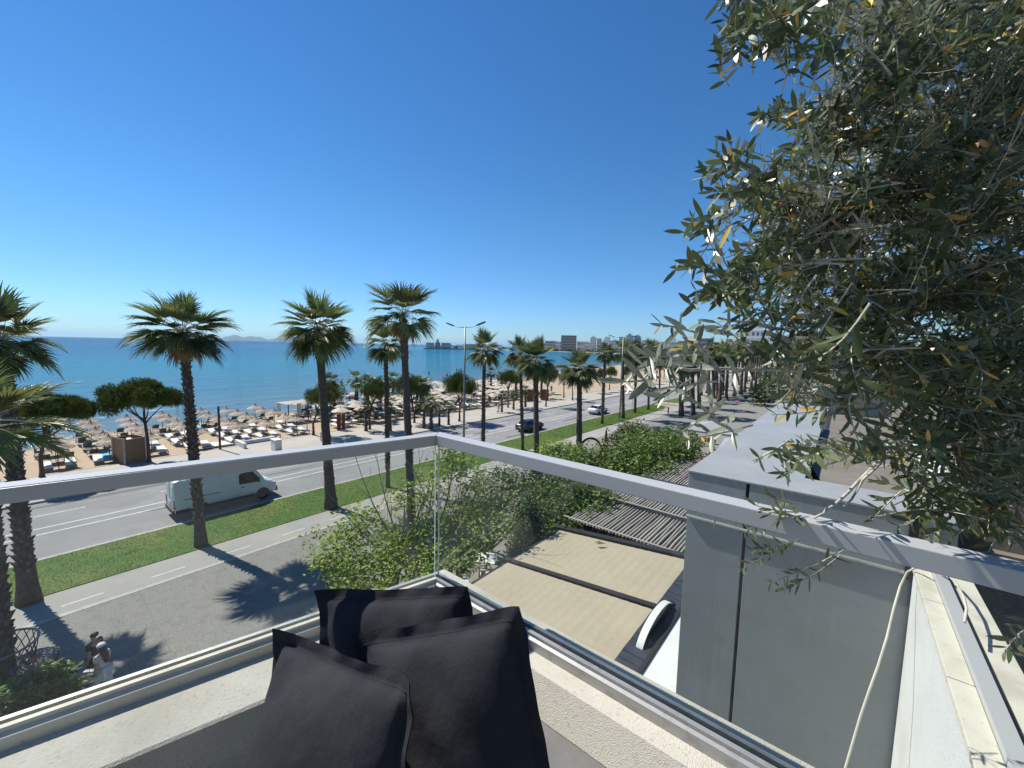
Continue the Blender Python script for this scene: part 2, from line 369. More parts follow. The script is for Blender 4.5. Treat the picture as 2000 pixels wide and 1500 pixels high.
# wet sand where the beach dips to the water
def wet_sand():
    mt = M['sand']; n = mt.node_tree.nodes; l = mt.node_tree.links; b = n['Principled BSDF']
    src = b.inputs['Base Color'].links[0].from_socket
    tc = n.new('ShaderNodeTexCoord'); sx = n.new('ShaderNodeSeparateXYZ'); l.new(tc.outputs['Object'], sx.inputs[0])
    mr = n.new('ShaderNodeMapRange'); mr.inputs['From Min'].default_value = -.30; mr.inputs['From Max'].default_value = -.24; l.new(sx.outputs['Z'], mr.inputs['Value'])
    mx = n.new('ShaderNodeMix'); mx.data_type = 'RGBA'; mx.inputs[6].default_value = (.20,.165,.12,1)
    l.new(mr.outputs[0], mx.inputs['Factor']); l.new(src, mx.inputs[7]); l.new(mx.outputs[2], b.inputs['Base Color'])
wet_sand()
build_ground()

def sea_mat():
    mt = bpy.data.materials.new('sea_water'); mt.use_nodes = True
    n = mt.node_tree.nodes; l = mt.node_tree.links; b = n['Principled BSDF']
    at = n.new('ShaderNodeAttribute'); at.attribute_name = 'shore'
    tc = n.new('ShaderNodeTexCoord')
    def noise(scale, vec=None, detail=4, sc=None, rot=None):
        nt = n.new('ShaderNodeTexNoise'); nt.inputs['Scale'].default_value = scale; nt.inputs['Detail'].default_value = detail
        mp = n.new('ShaderNodeMapping'); mp.inputs['Scale'].default_value = sc or (1,1,1); mp.inputs['Rotation'].default_value = rot or (0,0,0)
        l.new(tc.outputs['Object'], mp.inputs['Vector']); l.new(mp.outputs[0], nt.inputs['Vector']); return nt
    ramp = n.new('ShaderNodeValToRGB'); cr = ramp.color_ramp
    mr = n.new('ShaderNodeMath'); mr.operation = 'DIVIDE'; mr.inputs[1].default_value = 900
    ad = n.new('ShaderNodeMath'); ad.operation = 'MULTIPLY_ADD'; n1 = noise(.012, sc=(1,.35,1)); ad.inputs[1].default_value = 120; 
    sb = n.new('ShaderNodeMath'); sb.operation = 'SUBTRACT'; sb.inputs[1].default_value = .5
    l.new(n1.outputs['Fac'], sb.inputs[0]); mlt = n.new('ShaderNodeMath'); mlt.operation = 'MULTIPLY'
    l.new(sb.outputs[0], mlt.inputs[0]); l.new(at.outputs['Fac'], mlt.inputs[1])
    a2 = n.new('ShaderNodeMath'); a2.operation = 'ADD'; l.new(at.outputs['Fac'], a2.inputs[0]); l.new(mlt.outputs[0], a2.inputs[1])
    l.new(a2.outputs[0], mr.inputs[0]); l.new(mr.outputs[0], ramp.inputs['Fac'])
    cr.elements[0].position = 0; cr.elements[0].color = (.12,.165,.17,1)
    cr.elements[1].position = 1; cr.elements[1].color = (.006,.075,.19,1)
    for p, c in ((.012,(.09,.165,.21,1)), (.05,(.04,.155,.235,1)), (.16,(.014,.16,.26,1)), (.4,(.008,.115,.235,1))):
        e = cr.elements.new(p); e.color = c
    # foam streaks close to the beach
    nf = noise(.16, detail=6, sc=(1.6,.35,1), rot=(0,0,.25)); ff = n.new('ShaderNodeMapRange'); ff.inputs['From Min'].default_value = .665; ff.inputs['From Max'].default_value = .70
    l.new(nf.outputs['Fac'], ff.inputs['Value'])
    fd = n.new('ShaderNodeMapRange'); fd.inputs['From Min'].default_value = 34; fd.inputs['From Max'].default_value = 14; l.new(at.outputs['Fac'], fd.inputs['Value'])
    n2 = noise(1.5, detail=5); l2 = n.new('ShaderNodeMapRange'); l2.inputs['From Min'].default_value = .35; l2.inputs['From Max'].default_value = .6; l.new(n2.outputs['Fac'], l2.inputs['Value'])
    mm = n.new('ShaderNodeMath'); mm.operation = 'MULTIPLY'; l.new(ff.outputs[0], mm.inputs[0]); l.new(fd.outputs[0], mm.inputs[1])
    m3 = n.new('ShaderNodeMath'); m3.operation = 'MULTIPLY'; l.new(mm.outputs[0], m3.inputs[0]); l.new(l2.outputs[0], m3.inputs[1])
    # wash line at the water's edge
    we = n.new('ShaderNodeMapRange'); we.inputs['From Min'].default_value = 2.0; we.inputs['From Max'].default_value = .6; we.inputs['To Max'].default_value = .8; l.new(at.outputs['Fac'], we.inputs['Value'])
    w2 = n.new('ShaderNodeMath'); w2.operation = 'MULTIPLY'; l.new(we.outputs[0], w2.inputs[0]); l.new(l2.outputs[0], w2.inputs[1])
    mxx = n.new('ShaderNodeMath'); mxx.operation = 'MAXIMUM'; l.new(m3.outputs[0], mxx.inputs[0]); l.new(w2.outputs[0], mxx.inputs[1])
    mx = n.new('ShaderNodeMix'); mx.data_type = 'RGBA'; l.new(mxx.outputs[0], mx.inputs['Factor']); l.new(ramp.outputs[0], mx.inputs[6]); mx.inputs[7].default_value = (.75,.78,.78,1)
    n.remove(b); df = n.new('ShaderNodeBsdfDiffuse'); gl_ = n.new('ShaderNodeBsdfGlossy'); gl_.inputs['Roughness'].default_value = .05
    l.new(mx.outputs[2], df.inputs['Color']); fr = n.new('ShaderNodeFresnel'); fr.inputs['IOR'].default_value = 1.33
    cl_ = n.new('ShaderNodeMath'); cl_.operation = 'MINIMUM'; cl_.inputs[1].default_value = .38; l.new(fr.outputs[0], cl_.inputs[0])
    ms_ = n.new('ShaderNodeMixShader'); l.new(cl_.outputs[0], ms_.inputs[0]); l.new(df.outputs[0], ms_.inputs[1]); l.new(gl_.outputs[0], ms_.inputs[2]); l.new(ms_.outputs[0], n['Material Output'].inputs['Surface'])
    prev = None
    for sc, st, dist, mpg in ((.12,.75,1.1,(1,.35,1)), (.5,.8,.42,(1,.45,1)), (1.6,.9,.20,(1,.6,1)), (6,.9,.05,(1,.8,1))):
        nt = noise(sc, detail=4, sc=mpg, rot=(0,0,.22)); bp = n.new('ShaderNodeBump'); bp.inputs['Strength'].default_value = st; bp.inputs['Distance'].default_value = dist
        l.new(nt.outputs['Fac'], bp.inputs['Height'])
        if prev: l.new(prev.outputs[0], bp.inputs['Normal'])
        prev = bp
    for q_ in (df, gl_, fr): l.new(prev.outputs[0], q_.inputs['Normal'])
    return mt
def build_sea():
    xs = list(-np.concatenate([np.arange(15, 240, 4), np.geomspace(240, 60000, 40)]))[::-1]
    ys = list(np.concatenate([-np.geomspace(40000, 60, 24), np.arange(-52, 340, 8), np.geomspace(340, 60000, 44)]))
    X, Y = np.meshgrid(xs, ys); v = np.stack([X.ravel(), Y.ravel(), np.full(X.size, -.34)], -1)
    nx = len(xs); ny = len(ys)
    f = [(j*nx+i, j*nx+i+1, (j+1)*nx+i+1, (j+1)*nx+i) for j in range(ny-1) for i in range(nx-1)]
    me = bpy.data.meshes.new('sea'); me.from_pydata(v.tolist(), [], f)
    d = shoredist(X.ravel(), Y.ravel())
    a = me.attributes.new('shore', 'FLOAT', 'POINT'); a.data.foreach_set('value', d.astype(np.float32))
    me.materials.append(sea_mat()); return tag(link('sea', me), kind='structure')
build_sea()

# far islands on the horizon
def islands():
    P = []
    for k, (x0, x1, hpx, D, lb) in enumerate(((425,530,11,26000,'low blue hill on the horizon, left and larger of the two'),(515,606,10,28000,'low blue hill on the horizon behind the palm crown, right of the two'))):
        mb = MB(); n = 40; rows = 7; rr = random.Random(k+3)
        L0 = gz(x0, 700, 0).normalized()
        a = Vector(ray(x0, 660)[:2]).normalized()*D; b = Vector(ray(x1, 662)[:2]).normalized()*D
        t = (b-a); nrm = Vector((-a.y, a.x)); depth = a.normalized()*2600
        H = hpx/F*D*.8
        vs = []; 
        for j in range(rows):
            u = j/(rows-1)
            for i in range(n+1):
                s = i/n; e = math.sin(PI*s)**.8
                h = 1.35*H*e*(.8+.22*math.sin(s*9+k*2)+.08*math.sin(s*23+k))*math.sin(PI*u)**.8 + (rr.random()-.5)*8*e
                q = a + t*s + depth*(u)
                vs.append((q.x, q.y, max(-5, h-3)))
        fs = [(j*(n+1)+i, j*(n+1)+i+1, (j+1)*(n+1)+i+1, (j+1)*(n+1)+i) for j in range(rows-1) for i in range(n)]
        mb.add(vs, fs); o = mb.obj('hill', M['hill'], smooth=True); tag(o, kind='structure')
islands()

# ------------------------------------------------------------------ streets
YL0, YL1 = -160, 640
def sheet(name, x0, x1, z, m_, y0=YL0, y1=YL1, parent=None, kind='structure', thick=.10):
    mb = MB(); mb.box(x0, y0, z-thick, x1, y1, z); o = mb.obj(name, m_, parent)
    if not parent: tag(o, kind=kind)
    return o
sheet('sea_promenade', -48.6, -41.25, .02, M['paving'])
sheet('beach_kerb', -48.85, -48.602, .05, M['kerb'])
sheet('sea_side_kerb', -41.248, -41.0, .024, M['kerb'])
road = sheet('road', -40.998, -30.25, -.10, M['asphalt'])
sheet('verge_kerb', -30.248, -30.0, .02, M['kerb'])
verge_top = [(-160, 90.0), (94.5, 99), (104, 118), (124, 200)]
sheet('cycle_path', -25.65, -23.45, 0.0, M['cycle'])
sheet('path_kerb', -23.448, -23.2, .012, M['kerb'])
sheet('promenade', -23.198, 60, 0.0, M['pebble'])
sheet('verge_paving', -29.998, -25.652, -.004, M['cycle'], y0=84, y1=640)
# lawn with ragged turf edge
def lawn(y0, y1, x0=-29.99, x1=-25.66, n=60000, taper=False):
    mb = MB()
    pts = [(x0, y0), (x1, y0)]
    if taper: poly = [(x0, y0), (x1, y0+.5), (x1-.3, (y0+y1)/2), (x0+.8, y1)]
    else: poly = [(x0, y0), (x1, y0), (x1, y1-6), (x1-1.2, y1-2), (x0, y1)]
    mb.prism(poly, -.05, .03); base = mb.obj('lawn', M['grassbase']); tag(base, kind='structure')
    r = np.random.default_rng(int(abs(y0))+5)
    u = r.random(n); xs = x0 + (x1-x0)*r.random(n); ys = y0 + (y1-y0-(2 if not taper else 4))*(u**1.6)
    keep = np.ones(n, bool) if not taper else (xs < x1-.3-(ys-y0)*.08)
    xs = xs[keep]; ys = ys[keep]; k = len(xs)
    sc = 1 + np.clip((ys-y0)/60, 0, 1.5)
    a = r.random(k)*2*PI; w = .007*sc; h = (.018+.028*r.random(k))*sc; l1 = (r.random(k)-.5)*.07*sc; l2 = (r.random(k)-.5)*.07*sc
    v = np.empty((k,3,3)); z = .028
    v[:,0] = np.stack([xs-np.cos(a)*w, ys-np.sin(a)*w, np.full(k,z)],-1); v[:,1] = np.stack([xs+np.cos(a)*w, ys+np.sin(a)*w, np.full(k,z)],-1)
    v[:,2] = np.stack([xs+l1, ys+l2, z+h],-1)
    me = bpy.data.meshes.new('grass'); me.from_pydata(v.reshape(-1,3).tolist(), [], np.arange(k*3).reshape(-1,3).tolist()); me.materials.append(M['blade'])
    o = link('grass', me); tag(o, 'short green grass of the verge between road and cycle path' if y0 < 0 else 'small separate patch of grass further along the verge', 'grass', kind='stuff')
lawn(-30, 82, n=110000); lawn(87, 101, n=9000, taper=True)
# painted lines: each a part of its road
def mark(parent, x, y0, y1, w, z, name='lane_line'):
    mb = MB(); mb.add([(x-w/2,y0,z),(x+w/2,y0,z),(x+w/2,y1,z),(x-w/2,y1,z)], [(0,1,2,3)]); return mb.obj(name, M['mark'], parent)
mark(road, -35.45, -160, 640, .13, -.096, 'centre_line'); mark(road, -34.35, -160, 640, .13, -.096, 'centre_line')
for k in range(-4, 30):
    mark(road, -38.0, k*6.2+.2, k*6.2+2.6, .11, -.096, 'lane_dash')
cyc = [o for o in COL.objects if o.name == 'cycle_path'][0]
for k in range(-6, 34): mark(cyc, -24.15, k*2.83+.75, k*2.83+2.0, .07, .004, 'path_dash')
# scattered repairs on the road
mb = MB(); mb.prism([(-38.6+.55*math.cos(a), 11.2+.75*math.sin(a)) for a in np.linspace(0, 2*PI, 14)[:-1]], -.099, -.093); mb.obj('manhole_cover', M['galv'], road)
mb = MB(); mb.prism([(-40.0,13),(-37.4,12.4),(-37.2,15.8),(-39.7,16.6)], -.099, -.094); mb.obj('road_patch', mat('road_patch', (.30,.29,.27), .9, noise=(5,(.26,.25,.24),.4,.7)), road)

rs = random.Random(21); tar = mat('tar_patch', (.11,.11,.108), .85, noise=(8,(.15,.15,.145),.4,.7))
for k in range(9):
    x = rs.uniform(-40.2,-31); y = rs.uniform(-2, 70); w = rs.uniform(.12,.35); L = rs.uniform(1.2,5); a = [ (x+w*math.cos(t)*rs.uniform(.8,1.2), y+L*math.sin(t)*rs.uniform(.85,1.1)) for t in np.linspace(0,2*PI,14)[:-1]]
    mb = MB(); mb.prism(a, -.0995, -.0965+k*.0002); mb.obj('tar_repair', tar, road)
prm = [o for o in COL.objects if o.name == 'promenade'][0]
M['pebble2'] = mat('stained_aggregate', (.15,.142,.122), .9)
for k in range(22):
    y = -6 + k*3.0
    mb = MB(); mb.add([(-23.19,y,.0025),(-15.0,y,.0025),(-15.0,y+.012,.0025),(-23.19,y+.012,.0025)], [(0,1,2,3)]); mb.obj('expansion_joint', M['pebble2'], prm)
# ------------------------------------------------------------------ foliage tools
def leaves(name, clusters, size, aspect, mt, parent=None, seed=1, flat=.35, droop=0):
    """clusters: (centre, (rx,ry,rz), count). A leaf is a folded diamond."""
    r = np.random.default_rng(seed); V = []
    for c, rad, k in clusters:
        d = r.normal(size=(k,3)); d /= np.linalg.norm(d, axis=1)[:,None]
        rr = (r.random(k)**.42)*(1+.18*r.normal(size=k)*(r.random(k) > .6))
        # lumpy outline
        lump = 1 + .22*np.sin(d[:,0]*5+c[0]*3) * np.cos(d[:,1]*4+c[1]*2+seed) + .15*np.sin(d[:,2]*7+c[0])
        p = np.array(c) + d*(rr*lump)[:,None]*np.array(rad)
        ax = r.normal(size=(k,3)); ax += d*.7; ax[:,2] *= flat; ax[:,2] -= droop; ax /= np.linalg.norm(ax, axis=1)[:,None]
        up = r.normal(size=(k,3))*.55 + np.array([0,0,1.0]); sd_ = np.cross(ax, up); sd_ /= np.linalg.norm(sd_, axis=1)[:,None]
        nn = np.cross(sd_, ax); L = size*(.6+.7*r.random(k))[:,None]; W = L*aspect
        v = np.empty((k,4,3)); v[:,0] = p; v[:,1] = p+ax*L*.5+sd_*W*.5+nn*W*.15; v[:,2] = p+ax*L; v[:,3] = p+ax*L*.5-sd_*W*.5+nn*W*.15
        V.append(v)
    V = np.concatenate(V); k = len(V); i = np.arange(k)[:,None]*4
    f = np.concatenate([i+np.array([0,1,2]), i+np.array([0,2,3])], 0)
    me = bpy.data.meshes.new(name); me.from_pydata(V.reshape(-1,3).tolist(), [], f.tolist()); me.materials.append(mt)
    return link(name, me, parent)
def bend(a, b, n=6, sag=0, jit=.0, rr=rnd):
    a = Vector(a); b = Vector(b); o = []
    L = (b-a).length; off = Vector((rr.uniform(-1,1), rr.uniform(-1,1), rr.uniform(-1,1)))*jit*L
    for i in range(n):
        t = i/(n-1); o.append(a.lerp(b, t) + off*math.sin(PI*t) + Vector((0,0,-sag*math.sin(PI*t))))
    return o

# ------------------------------------------------------------------ the balcony
G = Vector((-1.56, 1.335, 0)); UL = Vector((-.254, -.967, 0)).normalized(); NL = Vector((.967, -.254, 0)); UR = Vector((1,0,0)); NR = Vector((0,-1,0))
ZL = 9.75
def mitre(off):          # inside corner point at distance off from both glass lines
    # G + NL*off + UL*s  with y = G.y - off
    s = ((G.y - off) - (G.y + NL.y*off)) / UL.y
    return G + NL*off + UL*s
def strip(mb, offs, zs, which, far, mi=0):
    """extruded profile following the corner (mitred); far = length along the side"""
    n = len(offs); a = []; b = []
    for o, z in zip(offs, zs):
        c = mitre(o); a.append((c.x, c.y, z))
        e = (G + NL*o + UL*far) if which == 'L' else Vector((far, G.y - o, 0))
        b.append((e.x, e.y, z))
    fs = [(i, (i+1) % n, n+(i+1) % n, n+i) for i in range(n)]
    if which == 'R': fs = [tuple(reversed(f)) for f in fs]
    mb.add(a + b, fs + [tuple(range(n)), tuple(reversed(range(n, 2*n)))], mi)
bal = thing('balcony', 'pale stone topped balcony parapet with grey plaster inner faces in the foreground', 'balcony', (0,0,0))
for side, far, inner in (('L', 2.3, ((.270,9.745),(.280,9.738),(.290,9.0))), ('R', 3.2, ((.112,9.748),(.180,9.640),(.188,9.0)))):
    mb = MB(); (o1,z1),(o2,z2),(o3,z3) = inner
    # coping stone, subdivided a little and knocked uneven
    strip(mb, [-.16, .02, o1, o2, o2-.004, -.16], [9.73, ZL, z1, z2, 9.60 if side == 'R' else 9.30, 9.60], side, far)
    o = mb.obj('coping', M['stone'], bal)
    mb = MB(); strip(mb, [-.13, o2-.012, o2-.012, -.13], [9.585, 9.585, 7.6, 7.6], side, far); mb.obj('parapet_wall', M['plaster'], bal)
mb = MB(); mb.prism([(-1.02,1.158),(-1.02,.25),(3.2,.25),(3.2,1.158)], 9.365, 9.636); mb.obj('bench', mat('smooth_grey_render', (.17,.165,.155), .85, noise=[(4,(.135,.13,.125),.4,.65),(40,(.21,.205,.195),.6,.8)], bump=(50,.25,.004)), bal)
mb = MB(); mb.prism([tuple((mitre(.175))[:2]), tuple((G+NL*.33+UL*2.3)[:2]), (3.2,-1.5), (3.2,1.155)], 9.2, 9.36); mb.obj('seat_slab', M['plaster'], bal)
mb = MB(); mb.prism([(-1.70,1.46), (-2.3,-1.0), (3.3,-1.6), (3.3,1.46)], 7.4, 7.6); mb.obj('floor_slab', M['plaster'], bal)
mb = MB(); mb.prism([(-1.66,1.42), (-2.27,-1.0), (3.3,-1.6), (3.3,1.42)], 0, 7.4); tag(mb.obj('building_wall', M['white'], bal))

fb = thing('facade', 'dark grey facade of the building, unseen behind the balcony, added to cut skylight', 'building', (1.6,-2.4,0), math.radians(39))  # out-of-view building wall, added to block skylight from behind the balcony
mb = MB(); mb.box(-3.2,-.5,9.2,5.2,0,15.5); mb.obj('wall', M['greymetal'], fb)
mb = MB(); mb.box(-2.2,.001,9.4,1.2,.03,12.0); mb.obj('window', M['bld_win'], fb)
balu = thing('glass_balustrade', 'glass balustrade with flat pale aluminium handrail meeting at a corner', 'balustrade', (0,0,0))
mb = MB()
strip(mb, [-.034,.034,.034,-.034], [10.556,10.556,10.505,10.505], 'L', 2.3); mb.obj('handrail', M['alu'], balu, bevel=.003)
mb = MB(); strip(mb, [-.034,.034,.034,-.034], [10.558,10.558,10.507,10.507], 'R', 3.2); mb.obj('handrail', M['alu'], balu, bevel=.003)
for side, far in (('L', 2.3), ('R', 3.2)):
    mb = MB(); strip(mb, [-.024,-.008,-.008,-.024], [9.815,9.815,ZL,ZL], side, far); mb.obj('floor_channel', M['alu_dull'], balu)
    mb = MB(); strip(mb, [.008,.026,.026,.008], [9.812,9.812,ZL,ZL], side, far); mb.obj('floor_channel', M['alu_dull'] if side == 'R' else M['cream'], balu)
    mb = MB(); strip(mb, [-.0079,.0079,.0079,-.0079], [9.795,9.795,9.752,9.752], side, far); mb.obj('rubber_gasket', M['black'], balu)
    mb = MB(); strip(mb, [.0261,.044 if side == 'L' else .036,.046 if side == 'L' else .038,.0261], [9.798,9.790,ZL-.01,ZL-.01], side, far); mb.obj('sealing_strip', M['cream'] if side == 'L' else M['alu_dull'], balu)
# glass panes (10 mm, with pale cut edges at the corner gap)
mb = MB()
a = G + UL*.012; b = G + UL*2.25
def pane(name, a, b, nrm, z0, z1):
    t = .005; mb = MB(); P = [a-nrm*t, b-nrm*t, b+nrm*t, a+nrm*t]
    vs = [(p.x,p.y,z0) for p in P] + [(p.x,p.y,z1) for p in P]
    mb.add(vs, [(0,1,5,4),(2,3,7,6)], 0); mb.add(vs, [(3,0,4,7),(1,2,6,5),(4,5,6,7)], 1)
    return mb.obj(name, [M['glass'], M['glassedge']], balu)
pane('glass_pane', a, b, NL, 9.79, 10.506)
pane('glass_pane', G + UR*.012, G + UR*4.7, NR, 9.79, 10.508)

# ------------------------------------------------------------------ cushions
def cushion(TL, TR, dn, T, seed, label, bow=.025, kink=0):
    TL = Vector(TL); TR = Vector(TR); BL = TL + dn; BR = TR + dn
    nrm = (TR-TL).cross(dn).normalized(); 
    if nrm.dot(Vector((0,0,CZ)) - (TL+TR)/2 - Vector((0,0,0))) < 0: nrm = -nrm
    N = 56; S = 1.13; mb = MB(); r = random.Random(seed); ph = [r.uniform(0, 6) for _ in range(8)]
    ex = (TR-TL)/2; ey = dn/2; cen = (TL+BR)/2
    def pt(i, j, side):
        u = -S + 2*S*i/N; v = -S + 2*S*j/N
        cu = max(-1, min(1, u)); cv = max(-1, min(1, v))
        t = T * (max(0, 1-abs(cu)**2.6)**.55) * (max(0, 1-abs(cv)**2.6)**.55)
        bu = 1 - bow*(1-cv*cv)*(abs(u)); bv = 1 - bow*(1-cu*cu)*(abs(v))
        # creases radiating from the corners and gathers along the seam
        edge = max(abs(cu), abs(cv)); g = max(0, edge-.55)/.45
        w = .003*math.sin(9*u*v+ph[0])*g + .010*math.sin(17*u+ph[1])*max(0, abs(cv)-.75) + .010*math.sin(15*v+ph[2])*max(0, abs(cu)-.75)
        w += .004*math.sin(5*u+3*v+ph[3]) + .003*math.sin(9*(u-v)+ph[4])
        fl = max(0, max(abs(u), abs(v)) - 1)/(S-1)
        wav = fl*(.007*math.sin(6*u+ph[5]) + .007*math.sin(5*v+ph[6]) + .003*math.sin(15*(u+v)))
        cornr = max(0, abs(u)-.85)*max(0, abs(v)-.85)
        p = cen + ex*(u*bu/S) + ey*(v*bv/S) + nrm*(side*(t*.5 + .0018 + (w if t > .002 else 0)) + wav + cornr*.5)
        return p
    for side in (1, -1):
        vs = [pt(i, j, side) for j in range(N+1) for i in range(N+1)]
        fs = []
        for j in range(N):
            for i in range(N):
                f = (j*(N+1)+i, j*(N+1)+i+1, (j+1)*(N+1)+i+1, (j+1)*(N+1)+i)
                fs.append(f if side > 0 else tuple(reversed(f)))
        mb.add(vs, fs)
    o = MB(); 
    th = thing('cushion', label, 'cushion', tuple((BL+BR)/2))
    inv = -((BL+BR)/2)
    mb.v = [tuple(Vector(v)+inv) for v in mb.v]
    body = mb.obj('cover', M['fabric'], th, smooth=True)
    # stitched seam just inside the flange
    sm = MB(); loop = []
    for k in range(N+1): loop.append(pt(k, 3, 1))
    pts = [pt(i, 3, 1)+nrm*.001+inv for i in range(3, N-2)] + [pt(N-3, j, 1)+nrm*.001+inv for j in range(4, N-2)]
    sm.tube(pts, .0011, 4); sm.obj('seam', M['clothblack'], th)
    return th
def camward(p): 
    v = Vector((0,0,CZ)) - p; v.z = 0; return v.normalized()
for TL, TR, BL, T, seed, lb in (
    (dp(625,1150,1.56), dp(918,1143,1.47), dp(628,1560,1.36), .16, 1, 'dark charcoal cushion at the back, tucked into the glass corner'),
    (dp(697,1236,1.27), dp(1018,1180,1.16), dp(735,1760,1.08), .19, 2, 'dark charcoal cushion at the right, standing tall beside the sunlit ledge'),
    (dp(556,1226,1.27), dp(826,1326,1.00), dp(395,1760,1.03), .19, 3, 'dark charcoal cushion at the front left, tilted with a curved shadow on it')):
    cushion(Vector(TL), Vector(TR), Vector(BL)-Vector(TL), T, seed, lb)

# ------------------------------------------------------------------ neighbour's grey roof box
YB = 3.55
gb = thing('grey_roof_box', 'large grey panel clad roof box beyond the right balustrade', 'roof structure', (-.95, YB, 4))
def W2L(mb, o): mb.v = [tuple(Vector(v)-o.location) for v in mb.v]; return mb
xs_ = yplane(1454, 1043, YB).x; xs_u = xs_
def bx(name, x0,y0,z0,x1,y1,z1, mt, parent, bevel=0):
    mb = MB(); mb.box(x0,y0,z0,x1,y1,z1); W2L(mb, parent); return mb.obj(name, mt, parent, bevel=bevel)
bx('front_panel', -.95, YB, 7.95, xs_-.012, YB+.42, 9.615, M['greymetal'], gb, .004)
bx('front_panel', xs_+.012, YB, 4.0, .60, YB+.42, 9.615, M['greymetal'], gb, .004)
bx('panel_joint', xs_-.0119, YB+.02, 4.2, xs_+.0119, YB+.40, 9.61, M['black'], gb)
bx('upper_panel', -.955, YB-.004, 9.6152, xs_-.012, YB+.42, 9.985, M['greymetal'], gb, .004)
bx('upper_panel', xs_+.012, YB-.004, 9.6152, .60, YB+.42, 9.985, M['greymetal'], gb, .004)
bx('panel_joint', xs_-.0119, YB+.016, 9.6153, xs_+.0119, YB+.40, 9.98, M['black'], gb)
mb = MB(); mb.tube([(-.95,YB-.016,9.615),(.55,YB-.016,9.615)], .013, 8); W2L(mb, gb); mb.obj('drip_pipe', M['alu_dull'], gb)
bx('front_coping', -.962, YB-.012, 9.986, .45, YB+.424, 10.002, M['greytop'], gb, .003)
bx('side_coping', -.962, YB+.43, 9.984, -.19, 9.6, 10.0, M['greytop'], gb, .003)
bx('side_wall', -.95, YB+.421, 7.95, -.20, 9.55, 9.983, M['greymetal'], gb)
bx('corner_post', .385, YB-.03, 9.58, .43, YB-.0125, 10.04, M['black'], gb)
bx('corner_post', .451, YB-.02, 9.6, .52, YB+.42, 10.03, M['greytop'], gb)
# recessed roof deck behind it
rd = thing('recessed_roof_deck', 'tan concrete roof deck sunk behind the grey roof box', 'roof', (0, 4, 9))
bx('deck', -.199, YB+.4205, 9.0, 7, 15, 9.25, M['concrete'], rd)
mb = MB(); mb.prism([(-.01,3.975),(.655,3.975),(.655,5.06),(6,5.06),(6,7.4),(-.187,7.4),(-.187,4.85)], 9.251, 9.90); W2L(mb, rd); mb.obj('upper_deck', M['concrete'], rd)
bx('kerb', .66, 5.07, 9.901, .78, 7.4, 9.98, M['white'], rd); bx('step', 2.0, 6.6, 9.901, 5.5, 7.0, 10.05, M['greymetal'], rd)
bx('vent_box', 2.2, 8.0, 9.2505, 3.4, 9.2, 10.0, M['bld_white'], rd, .02)
# white lower roof under the box
wr = thing('white_lower_roof', 'bright white membrane roof below the grey box', 'roof', (-2.7, 3.2, 4))
bx('membrane', -2.70, 4.9, 4.40, xs_-.2, 14.0, 4.55, M['whiteroof'], wr)
bx('parapet_cap', -2.78, 3.2, 4.41, -2.701, 14.0, 4.60, M['dark'], wr)
bx('stained_ledge', -2.70, 2.2, 4.20, xs_-.2, 4.899, 4.38, M['greenstain'], wr)
mb = MB(); mb.tube([(-1.0,3.2,4.44),(-1.0,4.2,4.44)], .045, 10); W2L(mb, wr); mb.obj('drain_pipe', M['white'], wr)

# ------------------------------------------------------------------ side wall with its own track, right
sw = thing('side_parapet', 'white rough rendered side parapet with cream cap and metal channel', 'wall', (.5, 2.4, 8))
bx('render_wall', .425, 1.48, 7.0, .64, YB-.035, 9.69, M['white'], sw)
for k, (y0, y1) in enumerate(((1.48,2.30),(2.306,2.98),(2.986,YB-.04))): bx('cap_stone', .405, y0, 9.6905, .482, y1, 9.722, M['cream'], sw, .003)
bx('channel', .483, 1.48, 9.6905, .538, YB-.06, 9.748, M['alu'], sw, .002)
bx('channel_groove', .5385, 1.48, 9.6905, .556, YB-.06, 9.73, M['black'], sw)
bx('outer_cap', .5565, 1.48, 9.6905, .65, YB-.045, 9.725, M['cream'], sw, .003)
# white cable looped over the wall end
pts = [yplane(px, py, y) for px, py, y in ((1806,1112,3.25),(1790,1108,3.3),(1772,1117,3.34),(1758,1145,3.3),(1745,1190,3.2),(1732,1245,3.1),(1715,1300,3.0),(1697,1350,2.95),(1680,1400,2.9),(1664,1455,2.85),(1648,1510,2.8),(1630,1580,2.7))]
cb = MB(); cb.tube(pts, .0058, 8); tag(cb.obj('cable', M['cream'], smooth=True), 'white cable hanging down the glass beside the rough side wall', 'cable')
pts = [yplane(px, py, y) for px, py, y in ((1832,1113,3.3),(1850,1120,3.2),(1868,1140,3.05),(1882,1165,2.9),(1888,1190,2.75),(1884,1215,2.6))]
cb = MB(); cb.tube(pts, .0055, 8); tag(cb.obj('cable', M['cream'], smooth=True), 'short loop of white cable over the outer cream cap, right of the channel', 'cable')
# planter bed in which the olive tree stands
pl = thing('planter_bed', 'dark soil planter bed strewn with straw at the right edge', 'planter', (1.6, 2.4, 9))
bx('soil', .66, 1.5, 8.6, 4.0, 4.95, 9.30, M['soil'], pl)
bx('planter_wall', .66, 4.951, 8.2, 4.1, 5.05, 9.42, M['concrete'], pl)
mb = MB(); r = random.Random(5)
for k in range(1500):
    x = r.uniform(.68, 2.6); y = r.uniform(1.55, 4.9); a = r.gauss(.5, .5); L = r.uniform(.02, .09)
    c, s = math.cos(a)*L, math.sin(a)*L; w = .0018; z = 9.303+r.random()*.012
    mb.add([(x-s*w/L,y+c*w/L,z),(x+s*w/L,y-c*w/L,z),(x+c,y+s,z+r.uniform(0,.01))], [(0,1,2)])
W2L(mb, pl); mb.obj('straw_litter', M['straw'], pl)['kind'] = 'stuff'

